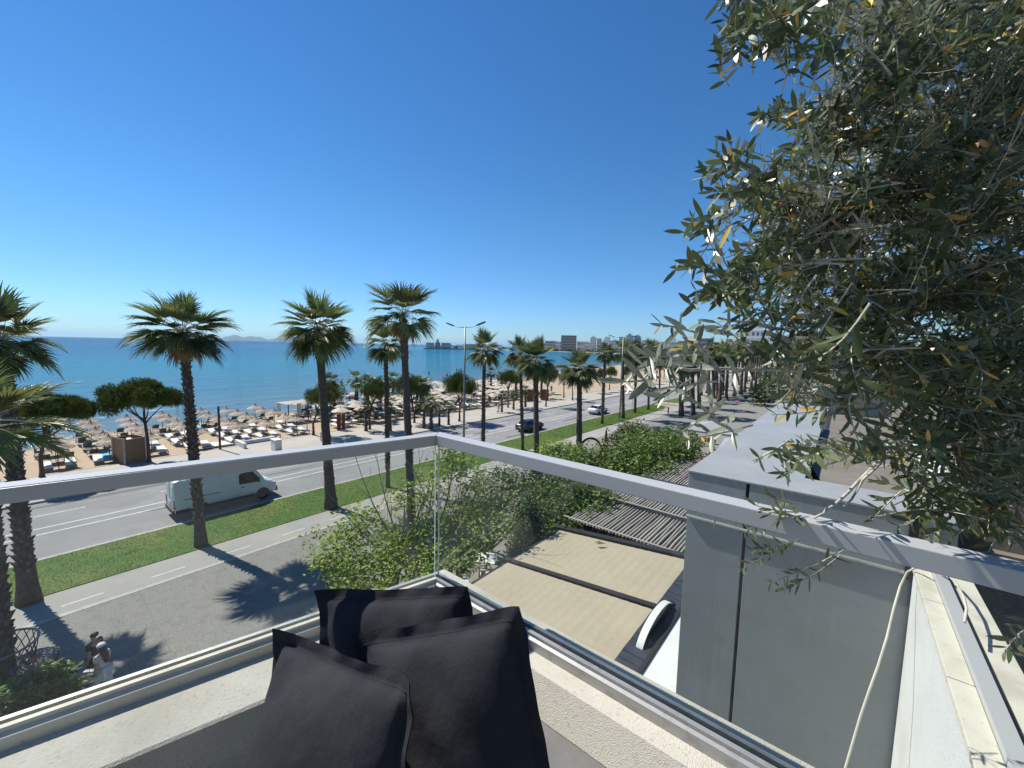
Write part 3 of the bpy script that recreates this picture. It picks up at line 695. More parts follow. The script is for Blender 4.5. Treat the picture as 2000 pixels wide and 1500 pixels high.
# ------------------------------------------------------------------ café roofs
aw = thing('retractable_awning', 'beige fabric awning roof in two bays with black gutters', 'awning', (-5.6, 8, 4))
def zaw(x): return 4.5 + (x+3.3)/4.8*.5
def fabric(y0, y1, name='fabric_bay'):
    mb = MB(); nx, ny = 64, 10; vs = []
    for j in range(ny+1):
        for i in range(nx+1):
            x = -8.05 + 4.75*i/nx; y = y0+(y1-y0)*j/ny
            ph = i/nx*17*2*PI; vs.append((x, y, zaw(x)-.005*(1+math.cos(ph))*(.6+.4*math.sin(PI*j/ny)) - .015*math.sin(PI*j/ny)))
    mb.add(vs, [(j*(nx+1)+i, j*(nx+1)+i+1, (j+1)*(nx+1)+i+1, (j+1)*(nx+1)+i) for j in range(ny) for i in range(nx)])
    W2L(mb, aw); mb.obj(name, M['awning'], aw, smooth=True)
fabric(3.5, 9.86); fabric(10.10, 13.0)
def gutter(y, w=.09, dz=.05, name='gutter'):
    mb = MB(); a = (-8.35, y, zaw(-8.35)+dz); b = (-3.28, y, zaw(-3.28)+dz)
    mb.add([(a[0],y-w,a[2]-.14),(b[0],y-w,b[2]-.14),(b[0],y+w,b[2]-.14),(a[0],y+w,a[2]-.14),(a[0],y-w,a[2]),(b[0],y-w,b[2]),(b[0],y+w,b[2]),(a[0],y+w,a[2])],
           [(0,3,2,1),(4,5,6,7),(0,1,5,4),(1,2,6,5),(2,3,7,6),(3,0,4,7)]); W2L(mb, aw); mb.obj(name, M['dark'], aw)
gutter(9.98); gutter(13.16, .13, .08)
bx('side_beam', -8.16, 3.5, 3.72, -8.06, 13.2, 3.98, M['dark'], aw)
for y in (3.6, 9.98, 13.16): bx('post', -8.16, y-.05, 0, -8.062, y+.05, 3.719, M['dark'], aw)
wl_ = thing('slate_capped_wall', 'narrow wall capped with dark slates between the beige awning and white roof', 'wall', (-3, 8, 4))
bx('wall', -3.26, 3.2, 0, -2.80, 14.2, 4.50, M['plaster'], wl_)
for k in range(46):
    y = 3.3+k*.236; bx('slate', -3.29, y, 4.502+.004*(k % 3), -2.785, y+.226, 4.53+.004*(k % 3), M['slate'], wl_)
# round white sign seen from behind, standing on the slate wall
sg = thing('round_sign', 'white rimmed round sign seen from behind, rising above the dark slates', 'sign', (-2.95, 9.5, 4.4))
mb = MB(); ring = []; Rr = .92; yc = 9.3; zc = 4.45; n = 40
for k in range(n+1):
    a = PI*(.02 + .96*k/n); ring.append((yc+Rr*math.cos(a)*1.12, zc+Rr*.46*math.sin(a)))
vs = []; 
for (y, z) in ring:
    k_ = .955
    yi = yc+(y-yc)*k_; zi = zc+(z-zc)*k_
    vs += [(-3.10,y,z), (-2.95,y,z), (-2.95,yi,zi), (-3.10,yi,zi)]
fs = []
for k in range(n):
    for q in range(4): fs.append((4*k+q, 4*k+(q+1)%4, 4*k+4+(q+1)%4, 4*k+4+q))
mb.add(vs, fs + [(0,1,2,3), (4*n+3,4*n+2,4*n+1,4*n)]); W2L(mb, sg); mb.obj('rim', M['whiteroof'], sg)
mb = MB(); mb.prism([(y, z) for y, z in [(yc+(y-yc)*.95, zc+(z-zc)*.95) for y, z in ring]], -3.06, -3.0, M=Matrix(((0,0,1,0),(1,0,0,0),(0,1,0,0),(0,0,0,1)))); W2L(mb, sg); mb.obj('back_plate', M['greymetal'], sg)
bx('sign_foot', -3.1, 8.6, 4.3, -2.95, 10.4, 4.60, M['dark'], sg)

pg = thing('cane_pergola', 'pergola roofed with grey canes laid side by side behind the beige awning', 'pergola', (-4, 18, 4))
bays = ((13.42,16.15),(16.45,20.3),(20.6,25.2)); sm_ = None
for bi, (y0, y1) in enumerate(bays):
    mb = MB(); 
    rr = random.Random(bi); L = y1-y0
    mb.tube([(0,0,0),(.01,L*.33,.01),(-.008,L*.66,.0),(0,L,.005)], [.042,.044,.041,.043], 6); me = mb.mesh('slat', M['slat'], smooth=True)
    for k in range(54):
        x = -7.9+k*.13; link('slat', me, pg, loc=(x+4+rr.uniform(-.012,.012), y0-18, .36+rr.uniform(-.012,.012)), rot=(0,rr.uniform(0,6),rr.uniform(-.004,.004)))
    bx('cross_beam', -8.1, y1+.02, 4.1, -.97, y1+.26, 4.42, M['dark'], pg)
    for q in range(4): bx('purlin', -8.1, y0+.3+q*(L-.6)/3, 4.2, -.97, y0+.38+q*(L-.6)/3, 4.30, M['pole'], pg)
    for k in range(0, 54):
        pass
mb = MB(); mb.tube([(-8.1,13.36,4.46),(-.97,13.36,4.46)], .03, 6); mb.tube([(-8.1,16.28,4.50),(-.97,16.28,4.50)], .03, 6); W2L(mb, pg); mb.obj('edge_cord', M['slat'], pg)
bx('interior_shade', -8.1, 13.3, 3.78, -.97, 25.4, 3.84, M['dark'], pg)  # dark sheet standing in for the shaded interior below the canes
for x in (-8.0,-1.2):
    for y in (13.4, 19.2, 25.2): bx('post', x, y, 0, x+.12, y+.12, 3.779, M['dark'], pg)
# fallen leaf on the awning
mb = MB(); p = gz(1170, 1062, 4.32); mb.add([p+Vector((-.16,-.03,.01)), p+Vector((.02,-.09,.02)), p+Vector((.2,.12,.03)), p+Vector((-.06,.05,.07))], [(0,1,3),(1,2,3)])
tag(mb.obj('leaf', M['leafdull']), 'single dry curled leaf lying on the beige awning', 'leaf')

# ------------------------------------------------------------------ palms
def frond_mesh(seed, elev, dry=False, size=1.0):
    """a fan palm frond growing from the origin towards +X, hanging the more the lower it sits (elev in degrees)"""
    r = random.Random(seed); mb = MB(); e = math.radians(elev)
    Lp = r.uniform(.75, 1.2)*size; pts = []; d = Vector((math.cos(e), 0, math.sin(e))); p = Vector((.10,0,0))
    for i in range(6):
        pts.append(p.copy()); p = p + d*(Lp/5); d = (d + Vector((0,0,-.10 - .05*(elev < 20)))).normalized()
    mb.tube(pts, [.032,.024,.02,.017,.014,.012], 4, 1)
    tip = pts[-1]; d = (pts[-1]-pts[-2]).normalized(); side = Vector((0,1,0)); up = d.cross(side); up = -up if up.z < 0 else up
    n = 24; cup = r.uniform(.25,.5)
    for k in range(n):
        q_ = (k+.5)/n*2-1; a = math.radians(86*q_ + r.uniform(-3,3)); ca, sa = math.cos(a), math.sin(a)
        L = (1.28*(.66+.34*ca))*size*r.uniform(.85,1.08)
        dr = (d*ca + side*sa*.95 + up*cup*abs(sa)*.9).normalized()
        q = tip.copy() + d*(.30*(1-abs(q_))**.8); sag = r.uniform(.02,.06) + (.04 if elev < 40 else 0) + (.15 if dry else 0)
        seg = 5; width = [.026,.050,.048,.028,.005]; V = []
        for i in range(seg):
            t = dr.cross(up).normalized(); nn = t.cross(dr)
            w = width[i]*size
            V += [q - t*w + nn*w*.55, q, q + t*w + nn*w*.55]
            q = q + dr*(L/(seg-1)); g = sag*(1,1.5,5.5,8,8)[i]
            dr = (dr + Vector((0,0,-g*r.uniform(.7,1.3)))).normalized()
        fs = []
        for i in range(seg-1):
            o = 3*i; fs += [(o,o+3,o+4,o+1),(o+1,o+4,o+5,o+2)]
        mb.add(V, fs, 0)
    mb.tube([tip, tip+d*.25*size, tip+d*.55*size+Vector((0,0,-.05))], [.014,.010,.004], 4, 1)
    return mb.mesh('frond', [M['palmdry'] if dry else M['palmleaf'], M['petiole']])
ELEV = [80, 64, 48, 34, 22, 10, -2, -14, -28, -46]
FR = {e: [frond_mesh(100+i*7+k, e) for k in range(2)] for i, e in enumerate(ELEV)}
FRD = [frond_mesh(300+k, -62, dry=True) for k in range(2)]
def crown_pose(n, seed, low=-50, dry=2):
    """list of (mesh, azimuth, scale)"""
    r = random.Random(seed); out = []
    es = [e for e in ELEV if e >= low]
    for k in range(n):
        t = min(.999, max(0, (k+.5)/n + r.uniform(-.10,.10))); e = es[min(len(es)-1, int((t**.85)*len(es)))]
        out.append((r.choice(FR[e]), k*2.39996 + r.uniform(-.45,.45), r.uniform(.82,1.2)))
    for k in range(dry): out.append((r.choice(FRD), r.uniform(0, 6.28), r.uniform(.7,.9)))
    return out
def trunk_pts(a, b, n=12, bow=0):
    a = Vector(a); b = Vector(b); o = []
    for i in range(n):
        t = i/(n-1); o.append(a.lerp(b, t) + Vector((bow*math.sin(PI*t), -bow*.5*math.sin(PI*t), 0)))
    return o
def palm(base, top, r0, label, seed, nfr=34, scale=1.0, spiky=True, flare=1.9, neck=1.0, low=-50, dry=2, near=True, bow=0, group='fan palms along the verge and promenade'):
    r = random.Random(seed); base = Vector(base); base.z = 0; top = Vector(top)
    th = thing('palm_tree', label, 'palm tree', tuple(base), 0, group)
    P = [p-base for p in trunk_pts(base, top, 16, bow)]
    rad = []
    for i in range(16):
        t = i/15; h = t*P[-1].z
        q = r0*(1 + (flare-1)*math.exp(-h/.9)); q *= (1-.22*t)
        if neck > 1 and t > .84: q *= 1 + (neck-1)*math.sin(PI*min(1,(t-.84)/.18))
        rad.append(q*r.uniform(.96,1.04))
    mb = MB(); mb.tube(P, rad, 14 if near else 7); mb.obj('trunk', M['bark'], th, smooth=True)
    # leaf-base stubs: cut frond stalks along the trunk
    mb = MB(); nst = (260 if spiky else 170) if near else 40; Hh = P[-1].z
    for k in range(nst):
        t = (k+.5)/nst; 
        t = (.12 + .88*t) if spiky else (.02+.96*t)
        if not spiky and t < .80 and k % 3: continue
        f = t*15; i = min(14, int(f)); p = P[i].lerp(P[i+1], f-i); rr_ = rad[i]*(1-(f-i)) + rad[i+1]*(f-i)
        a = k*2.39996 + r.uniform(-.2,.2); d = Vector((math.cos(a), math.sin(a), 0)); s = Vector((-d.y, d.x, 0))
        L = (r.uniform(.09,.2) if spiky else r.uniform(.04,.09)) * (1.5 if t > .86 else 1); w = rr_*r.uniform(.22,.36); up_ = Vector((0,0,1))
        p0 = p + d*rr_*.93; tipp = p0 + d*L*.8 + up_*(L*1.0 if spiky else L*.8)
        mb.add([p0-s*w-up_*.06, p0+s*w-up_*.06, p0+s*w*.6+up_*.16+d*.02, p0-s*w*.6+up_*.16+d*.02, tipp-s*w*.35, tipp+s*w*.35],
               [(0,1,5,4),(1,2,5),(3,0,4),(2,3,4,5)])
    o = mb.obj('leaf_stubs', M['boot'], th); o['kind'] = 'stuff'
    T = P[-1]
    pose = crown_pose(int(nfr*(1.15 if near else 1.1)), seed, low, dry)
    if near:
        for me, az, sc in pose:
            fo = link('frond', me, th, loc=T + Vector((0,0,r.uniform(-.1,.22))), rot=(0,0,az), scale=sc*scale)
            if me in FRD: fo['label'] = 'dry brown hanging frond'
    else:
        mbm = MB(); V = []; 
        for me, az, sc in pose:
            Mx = Matrix.Translation(T) @ Matrix.Rotation(az, 4, 'Z') @ Matrix.Scale(sc*scale, 4)
            mbm.add([Mx @ v.co for v in me.vertices], [tuple(p.vertices) for p in me.polygons])
        o = mbm.obj('crown', M['palmleaf'], th)
    return th
def PP(bpx, hub, **kw):
    b = gz(*bpx); t = dp(hub[0], hub[1], fwd(b)); return b, t
pl_specs = [
 # base px, hub px, radius, label, kwargs
 ((57,1176),(2,665),.30,'tall fan palm at the left edge, its trunk flared by the cycle path',dict(seed=11,nfr=34,scale=.88,low=-50,flare=1.6)),
 ((393,1066),(358,650),.27,'fan palm with spiky trunk standing in front of the white van',dict(seed=12,nfr=40,scale=1.0,low=-32,flare=1.45,dry=1)),
 ((647,992),(622,643),.36,'fan palm with a collar of stubs under its crown, right of the van',dict(seed=13,nfr=42,scale=1.08,spiky=False,neck=1.55,flare=1.5,low=-50,dry=3)),
 ((758,952),(753,672),.17,'slender fan palm with some yellowing fronds, left of the tallest palm',dict(seed=14,nfr=26,scale=.80,low=-50,dry=6,flare=1.3)),
 ((806,1052),(787,616),.27,'tallest fan palm, its open crown above the balustrade corner',dict(seed=15,nfr=24,scale=.95,spiky=False,neck=1.35,flare=1.25,low=-16,dry=3)),
 ((943,892),(946,686),.19,'fan palm just right of the double armed street lamp',dict(seed=16,nfr=34,scale=.90,flare=1.4)),
 ((1021,879),(1016,690),.17,'slender fan palm whose crown touches the stout palm to its right',dict(seed=17,nfr=30,scale=.88,flare=1.3)),
 ((1048,925),(1046,706),.31,'stout fan palm right of the dark saloon car',dict(seed=18,nfr=36,scale=.92,spiky=False,neck=1.5,flare=1.15)),
 ((1131,900),(1132,722),.36,'stout pale fan palm standing above the green hedge, left of the white saloon car',dict(seed=19,nfr=38,scale=1.02,spiky=False,neck=1.2,flare=1.1)),
 ((1176,828),(1182,690),.22,'fan palm on the lawn immediately right of the white saloon car',dict(seed=20,nfr=30,scale=.85,flare=1.2)),
]
for b, h, r0, lb, kw in pl_specs:
    bb, tt = PP(b, h); kw['scale'] = kw.get('scale', 1)*.94; kw['dry'] = kw.get('dry', 2)+2; palm(bb, tt, r0*.84, lb, **kw)
palm(gz(4,1338), dp(-42, 840, fwd(gz(4,1338)+Vector((0,0,8)))), .30, 'low fan palm cut by the left edge, its foot in a wire basket', 21, nfr=24, scale=.86, low=-14, flare=1.15)
for i, (bpx, h, r0, lb) in enumerate((
 ((1217,817),(1216,688),.28,'fan palm right behind the second street lamp'),
 ((1240,806),(1243,690),.24,'third palm right of the white saloon car, at the end of the long lawn'),
 ((1266,800),(1270,688),.22,'palm next to the separate small lawn patch, left of the two'),
 ((1287,790),(1290,694),.20,'palm standing on the small separate lawn patch'),
 ((1331,812),(1330,708),.42,'thick palm trunk at the left of the cluster behind the grey parasol'),
 ((1354,811),(1352,708),.38,'second thick palm trunk of the cluster behind the grey parasol'),
 ((1366,797),(1364,706),.36,'third thick palm trunk of the cluster behind the grey parasol'),
 ((1345,772),(1344,705),.34,'palm trunk showing between the thick trunks of the cluster'),
 ((1382,760),(1381,702),.36,'distant palm behind the cluster, leftmost of its row'),
 ((1394,778),(1392,700),.36,'second palm of the distant row behind the olive sprigs'),
 ((1401,779),(1400,698),.36,'third palm of the distant row behind the olive sprigs'),
 ((1411,772),(1411,700),.36,'fourth palm of the distant row behind the olive sprigs'),
 ((1421,756),(1420,700),.36,'fifth palm of the distant row behind the olive sprigs'),
 ((1432,748),(1431,698),.36,'rightmost palm of the distant row behind the olive sprigs'))):
    bb, tt = PP(bpx, h); palm(bb, tt, r0, lb, 40+i, nfr=30, scale=1.1, spiky=i < 4, neck=1.2, flare=1.15, near=False, low=-50, dry=0)
# palms further down both rows, alike
proto = None
for k in range(24):
    for x0 in (-27.2, -20.6):
        y = 93 + k*7.2 + (4 if x0 > -25 else 0)
        if proto is None:
            proto = palm((x0, y, 0), (x0, y, 10.4), .3, 'distant fan palm in the long row where the road runs out of sight', 70, nfr=24, near=False, scale=.9, dry=0, group='distant palms down the road')
        else: dup(proto, (x0+rnd.uniform(-.4,.4), y, 0), rnd.uniform(0, 6), scale=rnd.uniform(.95,1.2))
# wire basket round the foot of the leftmost palm and mesh stool beside it
bk = thing('wire_basket', 'dark wire basket planter round the leftmost palm foot', 'basket', tuple(gz(4,1338)))
mb = MB()
for k in range(20):
    a = 2*PI*k/20
    for s in (1,-1):
        mb.tube([(math.cos(a+s*t*.9)*(.62+.22*t), math.sin(a+s*t*.9)*(.62+.22*t), .02+1.25*t) for t in (0,.25,.5,.75,1)], .013, 4)
mb.obj('mesh_wall', M['dark'], bk); mb = MB(); mb.tube([(math.cos(2*PI*k/24)*.85, math.sin(2*PI*k/24)*.85, 1.28) for k in range(25)], .035, 6); mb.obj('rim', M['galv'], bk)
st = thing('mesh_stool', 'low round wire mesh stool with an orange cup on the paving at lower left', 'stool', tuple(gz(64,1318)))
mb = MB()
for k in range(18):
    a = 2*PI*k/18
    for s in (1,-1):
        mb.tube([(math.cos(a+s*t*1.6)*(.62-.5*t), math.sin(a+s*t*1.6)*(.62-.5*t), .50+.08*math.sin(t*PI/2)) for t in (0,.2,.4,.6,.8,1)], .014, 4)
mb.obj('seat_mesh', M['galv'], st)
mb = MB()
for k in range(18):
    a = 2*PI*k/18
    for s in (1,-1): mb.tube([(math.cos(a+s*t*.5)*(.46+.16*t), math.sin(a+s*t*.5)*(.46+.16*t), .02+.48*t) for t in (0,.5,1)], .014, 4)
mb.obj('side_mesh', M['dark'], st)
mb = MB(); mb.lathe([(0,0),(.07,0),(.09,.16),(.08,.16),(0,.14)], 12, (.28,.05,.57)); tag(mb.obj('cup', M['orange'], None), 'orange cup on the wire mesh stool', 'cup').location = gz(64,1318)

# ------------------------------------------------------------------ umbrella pines along the beach
def pine_meshes(seed, k=4200):
    r = np.random.default_rng(seed); rr = random.Random(seed)
    # crown: tufts of needles in lobes forming a flat dome, radius 1, height ~ .75
    d = r.normal(size=(k,3)); d[:,2] = d[:,2]*.9+.05; d /= np.linalg.norm(d, axis=1)[:,None]
    lobes = []
    for i in range(17):
        a = i*2.4+rr.uniform(-.3,.3); q = math.sqrt((i+.5)/17)*.78; lobes.append((math.cos(a)*q, math.sin(a)*q, .34*(1-q*q)+rr.uniform(-.12,.10), rr.uniform(.17,.36)))
    lob = np.array(lobes)[r.integers(0, 17, k)]; c = lob[:,:3] + d*lob[:,3:4]*(.45+.6*r.random(k))[:,None]*np.array([1,1,.85])
    V = []; 
    for q in range(9):
        ax = r.normal(size=(k,3))*.75 + d*1.1 + np.array([0,0,.25]); ax /= np.linalg.norm(ax, axis=1)[:,None]
        sd_ = np.cross(ax, r.normal(size=(k,3))); sd_ /= np.linalg.norm(sd_, axis=1)[:,None]
        L = (.045+.05*r.random(k))[:,None]
        v = np.empty((k,3,3)); v[:,0] = c-sd_*.0055; v[:,1] = c+sd_*.0055; v[:,2] = c+ax*L; V.append(v)
    V = np.concatenate(V); me = bpy.data.meshes.new('crown'); me.from_pydata(V.reshape(-1,3).tolist(), [], np.arange(len(V)*3).reshape(-1,3).tolist()); me.materials.append(M['needle'])
    return me, lobes
PM = [pine_meshes(s) for s in (1,2,3)]; PMH = [pine_meshes(s, 11000) for s in (4,5)]
def pine(base, ztop, zlow, R, label, seed, group='umbrella pines along the beach promenade', off=(0,0)):
    base = Vector(base); base.z = 0; me, lobes = (PMH[seed % 2] if seed < 3 else PM[seed % 3]); r = random.Random(seed)
    th = thing('umbrella_pine', label, 'pine tree', tuple(base), 0, group)
    H = ztop-zlow; cz = zlow + H*.34; a = r.uniform(0, 6); sc = H/.78
    cr = link('crown', me, th, loc=(off[0],off[1],cz), rot=(0,0,a), scale=(R, R, sc))
    mb = MB(); zf = zlow-.25
    mb.tube([(0,0,-.05),(.03,.02,.5),(.05*r.uniform(-1,1),0,zf*.5),(off[0]*.4,off[1]*.4,zf)], [.20,.14,.12,.105], 8)
    for i in (0,2,5,7,9,12,14,16):
        lx,ly,lz,_ = lobes[i]; ca, sa = math.cos(a), math.sin(a); p = Vector((off[0]+(lx*ca-ly*sa)*R*.85, off[1]+(lx*sa+ly*ca)*R*.85, cz+lz*sc*.6))
        mb.tube(bend((off[0]*.4,off[1]*.4,zf*r.uniform(.86,1)), p, 5, 0, .08, r), [.075,.06,.045,.03,.015], 5)
    mb.obj('trunk', M['pinebark'], th, smooth=True)
    return th
def pinepx(bpx, top_y, low_y, x0, x1, lb, seed):
    b = gz(*bpx); d = fwd(b); D = math.hypot(b.x, b.y)
    def zz(px, py): v = ray(px, py); return CZ + v.z/math.hypot(v.x, v.y)*D
    cx = (x0+x1)/2; R = (x1-x0)/2/F*d * .94; c = dp(cx, (top_y+low_y)/2, d); 
    lat = (cx - proj((b.x, b.y, 5))[0])/F*d
    off = (RM[0,0]*lat, RM[1,0]*lat)
    pine(b, zz(cx, top_y), zz(cx, low_y), R, lb, seed, off=off)
pinepx((291,902), 752, 815, 205, 346, 'umbrella pine beside the brown changing cabin', 1)
pinepx((82,932), 764, 842, 36, 172, 'umbrella pine leaning right, partly behind the leftmost palm', 2)
pinepx((612,850), 753, 800, 588, 674, 'umbrella pine half hidden by the palm right of the van', 3)
pinepx((722,839), 745, 788, 703, 758, 'umbrella pine at the front of the crowded umbrella field', 4)
pinepx((809,826), 738, 782, 767, 826, 'umbrella pine behind the tallest palm', 5)
pinepx((897,823), 732, 786, 862, 938, 'umbrella pine behind the first street lamp', 6)
pinepx((992,796), 726, 757, 970, 1019, 'umbrella pine left of the red brown boards', 7)
pinepx((1066,794), 721, 752, 1054, 1094, 'umbrella pine right of the red brown boards', 8)
pinepx((1101,777), 724, 750, 1090, 1113, 'pine behind the stout pale palm, left one of three', 9)
pinepx((1118,782), 726, 752, 1107, 1126, 'pine behind the stout pale palm, right one of three', 10)
pinepx((1146,767), 719, 742, 1138, 1167, 'pine left of the palm by the white saloon car', 11)
pinepx((1176,765), 722, 744, 1163, 1186, 'pine crown behind the palm by the white saloon car', 12)
pinepx((1190,762), 718, 740, 1180, 1208, 'pine between the palm and the second street lamp', 13)
pinepx((1222,758), 716, 738, 1214, 1238, 'pine right of the second street lamp', 14)
pinepx((1239,752), 716, 736, 1232, 1250, 'pine seen past the far end of the lawn', 15)
for k in range(16):
    pine((-49-k*1.2+rnd.uniform(-.6,.6), 116+k*13, 0), 6.2, 3.2, 2.1, 'distant umbrella pine where the beach runs away', 20+k, group='distant umbrella pines')

# ------------------------------------------------------------------ street lamps, signs, posts
def lamp(loc, H, label):
    th = thing('street_lamp', label, 'street lamp', loc, 0, 'double armed street lamps')
    mb = MB(); mb.tube([(0,0,0),(0,0,.3)], [.17,.15], 12); mb.obj('base', M['galv'], th)
    mb = MB(); mb.tube([(0,0,.3),(0,0,H-.15)], [.12,.06], 12); mb.obj('pole', M['galv'], th, smooth=True)
    for s in (-1,1):
        mb = MB(); mb.tube([(0,0,H-.16),(s*.9,0,H-.16),(s*1.5,0,H-.02)], [.035,.03,.028], 8); mb.obj('arm', M['galv'], th, smooth=True)
        mb = MB(); Mx = Matrix.Translation((s*1.45,0,H-.02)) @ Matrix.Rotation(-s*.28, 4, 'Y')
        mb.prism([(0,-.07),(s*.25,-.15),(s*.95,-.12),(s*1.05,0),(s*.95,.12),(s*.25,.15),(0,.07)], -.04, .04, M=Mx); hd = mb.obj('lamp_head', M['plastic'], th, bevel=.01)
    return th
b1 = dp(907, 700, 1.0); 
def along_x(px, py, x):
    v = ray(px, py); t = x/v.x; return Vector((v.x*t, v.y*t, 0))
q = along_x(906, 850, -26.25)
lamp(tuple(q), 12.75, 'tall double armed street lamp left of the first slim palm')
lamp(tuple(gz(1210,823)), 12.8, 'second tall double armed street lamp, at the far part of the lawn')
lp3 = lamp((-26.3, 92, 0), 12.8, 'third street lamp, small in the distance down the road')
for k in range(1,4): lamp((-26.3, 92+33*k, 0), 12.8, 'street lamp number %s down the road, tiny against the skyline' % ('four','five','six')[k-1])
def round_sign(loc, label, H=2.7, blue=False):
    th = thing('traffic_sign', label, 'traffic sign', loc, .0)
    mb = MB(); mb.tube([(0,0,0),(0,0,H)], .035, 8); mb.obj('pole', M['galv'], th)
    mb = MB()
    if blue: mb.box(-.35,-.02,H-.5,.35,.015,H+.3)
    else: mb.prism([(.42*math.cos(a), .42*math.sin(a)) for a in np.linspace(0,2*PI,25)[:-1]], -.015, .015, M=Matrix.Translation((0,-.02,H)) @ Matrix.Rotation(PI/2,4,'X'))
    mb.obj('sign_plate', M['clothblue'] if blue else M['plastic'], th)
    return th
round_sign(tuple(gz(1305,790)), 'round dark backed traffic sign on a pole between the two small lawns')
round_sign(tuple(gz(1235,796)), 'small blue square traffic sign beside the road', 2.5, True)
bo = thing('bollard', 'short black bollard on the paving beyond the lawn', 'bollard', tuple(gz(1305,807)))
mb = MB(); mb.lathe([(0,0),(.16,0),(.16,.1),(.11,.14),(.11,.85),(.14,.9),(.14,1.0),(0,1.05)], 12); mb.obj('body', M['plastic'], bo, smooth=True)
mb = MB(); mb.box(-.08,-.08,0,.08,.08,4.4); o = mb.obj('black_post', M['pole']); o.location = gz(430,878); tag(o, 'tall thin black post on the beach promenade above the van', 'post')
cbk = thing('concrete_block', 'white rendered service block on the promenade above the van cab', 'block', tuple(gz(540,880)))
mb = MB(); mb.box(-.55,-.32,0,.55,.32,1.15); mb.obj('body', M['white'], cbk, bevel=.02); mb = MB(); mb.box(-.60,-.37,1.151,.60,.37,1.20); mb.obj('cap', M['whiteroof'], cbk, bevel=.01)
lw = gz(470,872)
lwt = thing('low_wall', 'low pale wall with a step beside the tall black post', 'low wall', (lw.x, lw.y, 0))
mb = MB(); mb.box(-1.3,-.15,0,1.3,.15,.55); mb.box(-.9,.4,0,-.6,3.6,.4); mb.obj('wall', M['white'], lwt, bevel=.02); mb = MB(); mb.box(-3.4,-2.6,.0,-1.35,.3,.14); mb.obj('step', M['cream'], lwt, bevel=.01)

# changing cabin
cabp = gz(255,902)
cab = thing('changing_cabin', 'brown plywood changing cabin open at the top on the sand', 'cabin', (cabp.x-.2, cabp.y, 0), .25)
for nm, bb in (('side_panel',(-1.0,-.72,0,1.0,-.66,2.25)),('side_panel',(-1.0,.66,0,1.0,.72,2.25)),('front_panel',(.94,-.655,.0,1.0,.655,2.2)),('back_panel',(-1.0,-.655,0,-.94,.2,2.2))):
    mb = MB(); mb.box(*bb); mb.obj(nm, M['wood'], cab)
for x, y in ((-1.03,-.75),(1.03,-.75),(-1.03,.75),(1.03,.75)):
    mb = MB(); mb.box(x-.05,y-.05,0,x+.05,y+.05,2.33); mb.obj('corner_post', M['canvas'], cab)
for (px, py, w, h, lb) in ((664,841,.5,2.1,'red brown wooden board, left one of the pair in front of the umbrella field'),(673,840,.5,2.1,'red brown wooden board, right one of the pair in front of the umbrella field'),
                      (1036,783,1.1,2.3,'red brown wooden cabin left of the stout palm'),(1064,782,1.2,2.3,'red brown wooden cabin right of the stout palm')):
    p = gz(px, py); bd = thing('wooden_cabin' if w > .6 else 'wooden_board', lb, 'cabin' if w > .6 else 'board', (p.x, p.y, 0), .2)
    for q in range(4):
        mb = MB(); mb.box(-w/2, -w/2+q*w/4, 0, w/2 if w > .6 else -w/2+.12, -w/2+(q+1)*w/4-.015, h); mb.obj('plank', M['redwood'], bd)

# ------------------------------------------------------------------ beach furniture
def lounger_proto(kind):
    cm = M['lounge_w'] if kind == 'w' else M['lounge_g']
    th = thing('sun_lounger', '', 'sun lounger', (0,0,0))
    mb = MB(); mb.box(-.95,-.32,.24,.95,-.28,.30); mb.box(-.95,.28,.24,.95,.32,.30); mb.box(-.95,-.279,.24,-.9,.279,.30); mb.box(.9,-.279,.24,.95,.279,.30)
    mb.obj('frame', M['frame'], th)
    mb = MB(); mb.box(-.93,-.30,.301,.42,.30,.37); mb.obj('cushion', cm, th)
    a = .2 if kind == 'w' else .85; Mx = Matrix.Translation((.43,0,.33)) @ Matrix.Rotation(-a, 4, 'Y'); mb = MB(); mb.box(0,-.30,-.02,.62,.30,.05,M=Mx); mb.obj('backrest', cm, th)
    for x in (-.85,.8):
        for y in (-.3,.3):
            mb = MB(); mb.box(x-.03,y-.03,-.02,x+.03,y+.03,.239); mb.obj('leg', M['frame'], th)
    return th
LW = lounger_proto('w'); LG = lounger_proto('g')
def umbrella_proto(kind):
    th = thing('beach_umbrella', '', 'beach umbrella', (0,0,0))
    mb = MB(); mb.tube([(0,0,-.1),(0,0,2.2)], .035, 6); mb.obj('pole', M['pole'], th)
    r = random.Random(4); mb = MB(); n = 36
    if kind == 't':
        prof = [(.04,2.36),(.2,2.20),(.5,1.98),(.85,1.83),(1.12,1.72)]; drop = .12
    else:
        prof = [(.03,2.36),(.4,2.25),(.8,2.1),(1.15,1.96)]; drop = .05
    vs = []
    for i, (q, z) in enumerate(prof):
        for j in range(n):
            a = 2*PI*j/n; jit = (r.uniform(-.05,.05) if kind == 't' else 0)*(i/len(prof)); zz = z + (r.uniform(-.03,.03) if kind == 't' else -.04*math.cos(4*a)*i/3)
            vs.append(((q+jit)*math.cos(a), (q+jit)*math.sin(a), zz - (drop*r.random() if i == len(prof)-1 else 0)))
    fs = [(i*n+j, i*n+(j+1)%n, (i+1)*n+(j+1)%n, (i+1)*n+j) for i in range(len(prof)-1) for j in range(n)]
    mb.add(vs, fs); mb.obj('canopy', M['thatch'] if kind == 't' else M['canvas'], th)
    mb = MB(); mb.tube([(0,0,2.2),(0,0,2.52)], [.06,.03], 6); mb.obj('finial', M['pole'], th)
    return th
UT = umbrella_proto('t'); UC = umbrella_proto('c')
ROWY = [2.1, 5.1, 8.2, 11.5, 15.4, 18.2, 21.5]
